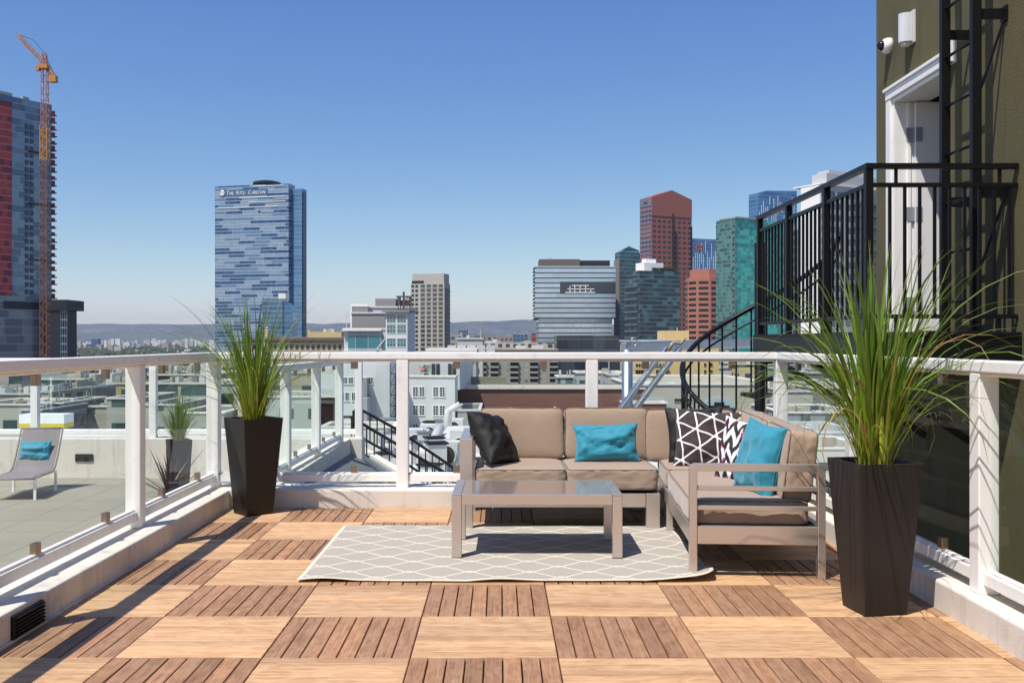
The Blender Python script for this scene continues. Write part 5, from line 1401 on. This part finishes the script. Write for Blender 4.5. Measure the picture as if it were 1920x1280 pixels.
# ---- scattered mid-distance buildings, each a thing
rnd = random.Random(31)
def low_h(px, d): return rnd.uniform(6, 15) if px < 500 else rnd.uniform(8, 21)
cols = [(.62, .57, .48), (.50, .45, .37), (.64, .62, .58), (.40, .36, .32), (.40, .27, .20), (.28, .30, .30), (.60, .58, .53), (.46, .40, .28)]
nm = ['cream', 'tan', 'off-white', 'grey-brown', 'brick', 'slate grey', 'white', 'ochre']
mats = [facade('midtown_wall_'+n.replace(' ', '_').replace('-', '_'), c, (.03, .04, .045), 3.2, 3.3, .5, .45, jit=.4, var=.15) for c, n in zip(cols, nm)]
cnt = {}
for k in range(150):
    d = 150*(12)**(rnd.random()**1.1); px = rnd.uniform(-60, 1990)
    if 1640 < px: continue
    if px > 440 and d < 420: d = 420+rnd.random()*500
    w = rnd.uniform(14, 34); h = low_h(px, d)
    X0 = XW(px, d)
    if d < 400: h = min(h, 26)
    ci = rnd.randrange(len(cols)); dp = rnd.uniform(14, 30)
    zone = 'left of the hotel tower' if px < 400 else ('below the hotel tower and masonry building' if px < 700 else ('behind the brown wall and office block' if px < 1150 else 'behind the balustrade and spiral stair'))
    rng = 'near' if d < 400 else ('middle-distance' if d < 900 else 'far')
    lb = f'{rng} low {nm[ci]} flat-roofed building {zone}'
    r = empty('flat_roofed_building', (X0, d, GZ), R(rnd.choice((0, 0, 12, -20, 35))), lb, 'building', f'{rng} {nm[ci]} buildings {zone}')
    b = MB().box(-w/2, w/2, 0, dp, 0, h); b.build('wall', mats[ci], r, local=True)
    MB().box(-w/2+.4, w/2-.4, .4, dp-.4, h+.001, h+.3).build('roof', MAT['pale_roof'], r, local=True)
    if d < 900: MB().box(-w*.2, w*.1, dp*.3, dp*.6, h+.301, h+2.4).build('roof_house', MAT['unit'], r, local=True)
# far small blocks and trees of the plain: uncountable
fm = M('distant_block_walls'); rr_ = fm.island()
fm.set(col=fm.ramp(rr_, [(0, (.62, .58, .52)), (.3, (.45, .40, .34)), (.55, (.70, .68, .65)), (.75, (.36, .28, .24)), (1, (.30, .33, .36))], 'CONSTANT'), rough=.9)
m = MB()
for k in range(6500):
    d = 900*(13)**(rnd.random()**.85); px = rnd.uniform(-80, 2000); w = rnd.uniform(6, 20)*(1+d/9000); h = rnd.uniform(4, 11)
    if rnd.random() < .06 and d > 2800: h = rnd.uniform(16, 36)
    if d > 4500 and rnd.random() < .25: h = rnd.uniform(25, 60)
    x = XW(px, d); m.box(x-w/2, x+w/2, d, d+w*.7, GZ, GZ+h)
tag(m.build('distant_city', fm.m), 'mass of small pale blocks on the plain below the hills', 'distant city', None, 'stuff')
tm = M('distant_tree_leaves'); rr_ = tm.island(); tm.set(col=tm.ramp(rr_, [(0, (.035, .055, .02)), (.5, (.055, .075, .03)), (1, (.08, .085, .04))]), rough=.95)
m = MB()
import itertools
for k in range(5200):
    d = 420*(26)**(rnd.random()**.8); px = rnd.uniform(-80, 2000); x = XW(px, d); s = rnd.uniform(4, 9)*(1+d/7000); z = GZ+s*.9
    v = []; 
    for (a, b, c) in ((1,0,0),(-1,0,0),(0,1,0),(0,-1,0),(0,0,1),(0,0,-1),(.7,.7,.5),(-.7,-.7,.5)): 
        q = rnd.uniform(.7, 1.25); v.append((x+a*s*q, d+b*s*q, z+c*s*q*.9))
    m.add(v, [(0,2,4),(2,1,4),(1,3,4),(3,0,4),(2,0,5),(1,2,5),(3,1,5),(0,3,5),(0,6,4),(6,2,4),(1,7,4),(7,3,4)])
tag(m.build('distant_trees', tm.m), 'dark tree cover scattered over the plain below the hills', 'trees', None, 'stuff')
for px, w, yt, d, lb in ((133, 8, 628, 5200, 'pale cylindrical tower at the foot of the hills beside the black block'), (178, 13, 635, 4800, 'dark blue block at the foot of the hills'), (237, 12, 642, 4500, 'dark brown block among pale ones below the hills')):
    c = (.6, .6, .62) if 'pale' in lb else ((.05, .07, .14) if 'blue' in lb else (.12, .10, .10))
    r, *_ = bldg('distant_tower', lb, px-w/2, px+w/2, None, yt, d, 0, simple('distant_tower_wall', c, .8), depth=25); clean(r)

# ---- ground and hills
gm = M('city_ground'); gn = gm.noise(scale=.004, detail=8, rough=.7); gs = gm.noise(scale=.05, detail=4)
gm.set(col=gm.mix(gn*.5+gs*.5, (.06, .07, .05), (.24, .22, .19)), rough=.95)
struct(MB().add([(-22000, -6000, GZ), (22000, -6000, GZ), (22000, 20000, GZ), (-22000, 20000, GZ)], [(0, 1, 2, 3)]).build('ground', gm.m))
hm = M('hill_scrub'); hn = hm.noise(scale=.0016, detail=9, rough=.7); hs = hm.white(hm.comb((hm.xyz()[0]/11).floor(), (hm.xyz()[1]/40).floor(), 0)).gt(.985)
hm.set(col=hm.mix(hs, hm.ramp(hn, [(.3, (.03, .04, .03)), (.55, (.085, .085, .06)), (.7, (.16, .14, .10))]), (.5, .47, .42)), rough=1)
m = MB(); NX, NY = 520, 26; X0, X1, Y0, Y1 = -14500, 14500, 11800, 16200
def hill(x, y):
    x, y = x/1.55, Y0/1.55+(y-Y0)/1.55; px = CX+x*F/9000
    base = 165
    if 560 < px < 760: base = 165+(px-560)*.08
    if 760 < px < 1080: base = 190
    y9 = 9200; t = (y-Y0/1.55)/(y9-Y0/1.55)
    env = max(0, min(1, t))**.8 if y < 9200 else 1-(y-9200)/2400
    n = noise.fractal(Vector((x*.0011, y*.0008, 3.1)), 1.0, 2.1, 6)*(34 if px > 560 else 15)+abs(noise.noise(Vector((x*.004, y*.002, 1))))*30*(1-abs(t-.5))
    return GZ-2+max(0, env*(base*1.55+44+n*1.55))
for i in range(NX+1):
    for j in range(NY+1):
        x = X0+(X1-X0)*i/NX; y = Y0+(Y1-Y0)*j/NY; m.v.append(Vector((x, y, hill(x, y))))
for i in range(NX):
    for j in range(NY): a = i*(NY+1)+j; m.face((a, a+NY+1, a+NY+2, a+1))
struct(m.build('hills', hm.m, smooth=True))
# ================================================================== AIR, LIGHT, CAMERA
hz = M('thin_haze'); nt = hz.nt; nt.nodes.remove(hz.b)
pv = nt.nodes.new('ShaderNodeVolumePrincipled'); pv.inputs['Color'].default_value = (.64, .79, 1.0, 1); pv.inputs['Density'].default_value = HAZE; pv.inputs['Anisotropy'].default_value = .3
nt.links.new(pv.outputs[0], nt.nodes['Material Output'].inputs['Volume'])
if HAZE > 0:
    o = MB().box(-16000, 16000, -600, 17000, GZ-1, 420).build('haze', hz.m); tag(o, 'thin blue summer haze over the whole city', 'haze', None, 'stuff')

sd = Vector((.37, .41, -1)).normalized()          # the way sunlight travels
el = math.asin(-sd.z); az = math.atan2(-sd.x, -sd.y)
w = bpy.data.worlds.new('World'); SC.world = w; w.use_nodes = True
bg = w.node_tree.nodes['Background']; sk = w.node_tree.nodes.new('ShaderNodeTexSky'); sk.sky_type = 'NISHITA'; sk.sun_disc = False
sk.sun_elevation = el; sk.sun_rotation = az; sk.altitude = 100; sk.air_density = .7; sk.dust_density = .3; sk.ozone_density = 4
nw = w.node_tree; se = nw.nodes.new('ShaderNodeSeparateColor'); cb = nw.nodes.new('ShaderNodeCombineColor'); nw.links.new(sk.outputs[0], se.inputs[0])
for i_, (p_, k_) in enumerate(((1.36, .66), (1.07, .795), (.50, 1.90))):      # the deep blue of the photograph's sky
    a_ = S(nw, se.outputs[i_])._m('POWER', p_)*k_; nw.links.new(a_.s, cb.inputs[i_])
nw.links.new(cb.outputs[0], bg.inputs[0]); bg.inputs[1].default_value = SKY
L = bpy.data.lights.new('sun', 'SUN'); L.energy = SUN; L.angle = R(.5); L.color = (1, .95, .88)
lo = bpy.data.objects.new('sun', L); COL.objects.link(lo); lo.rotation_euler = sd.to_track_quat('-Z', 'Y').to_euler()

cam = bpy.data.cameras.new('camera'); co = bpy.data.objects.new('camera', cam); COL.objects.link(co)
co.location = (0, 0, EH); co.rotation_euler = (R(90), 0, 0); cam.sensor_width = 36; cam.lens = 36*F/1920
cam.shift_x = (960-CX)/1920; cam.shift_y = 0; cam.clip_start = .05; cam.clip_end = 40000
SC.camera = co
SC.view_settings.view_transform = 'Standard'; SC.view_settings.look = 'None'; SC.view_settings.exposure = EXPO; SC.view_settings.gamma = 1
cy = SC.cycles; cy.max_bounces = 8; cy.transparent_max_bounces = 24; cy.volume_bounces = 0; cy.use_denoising = True; cy.caustics_reflective = False; cy.caustics_refractive = False
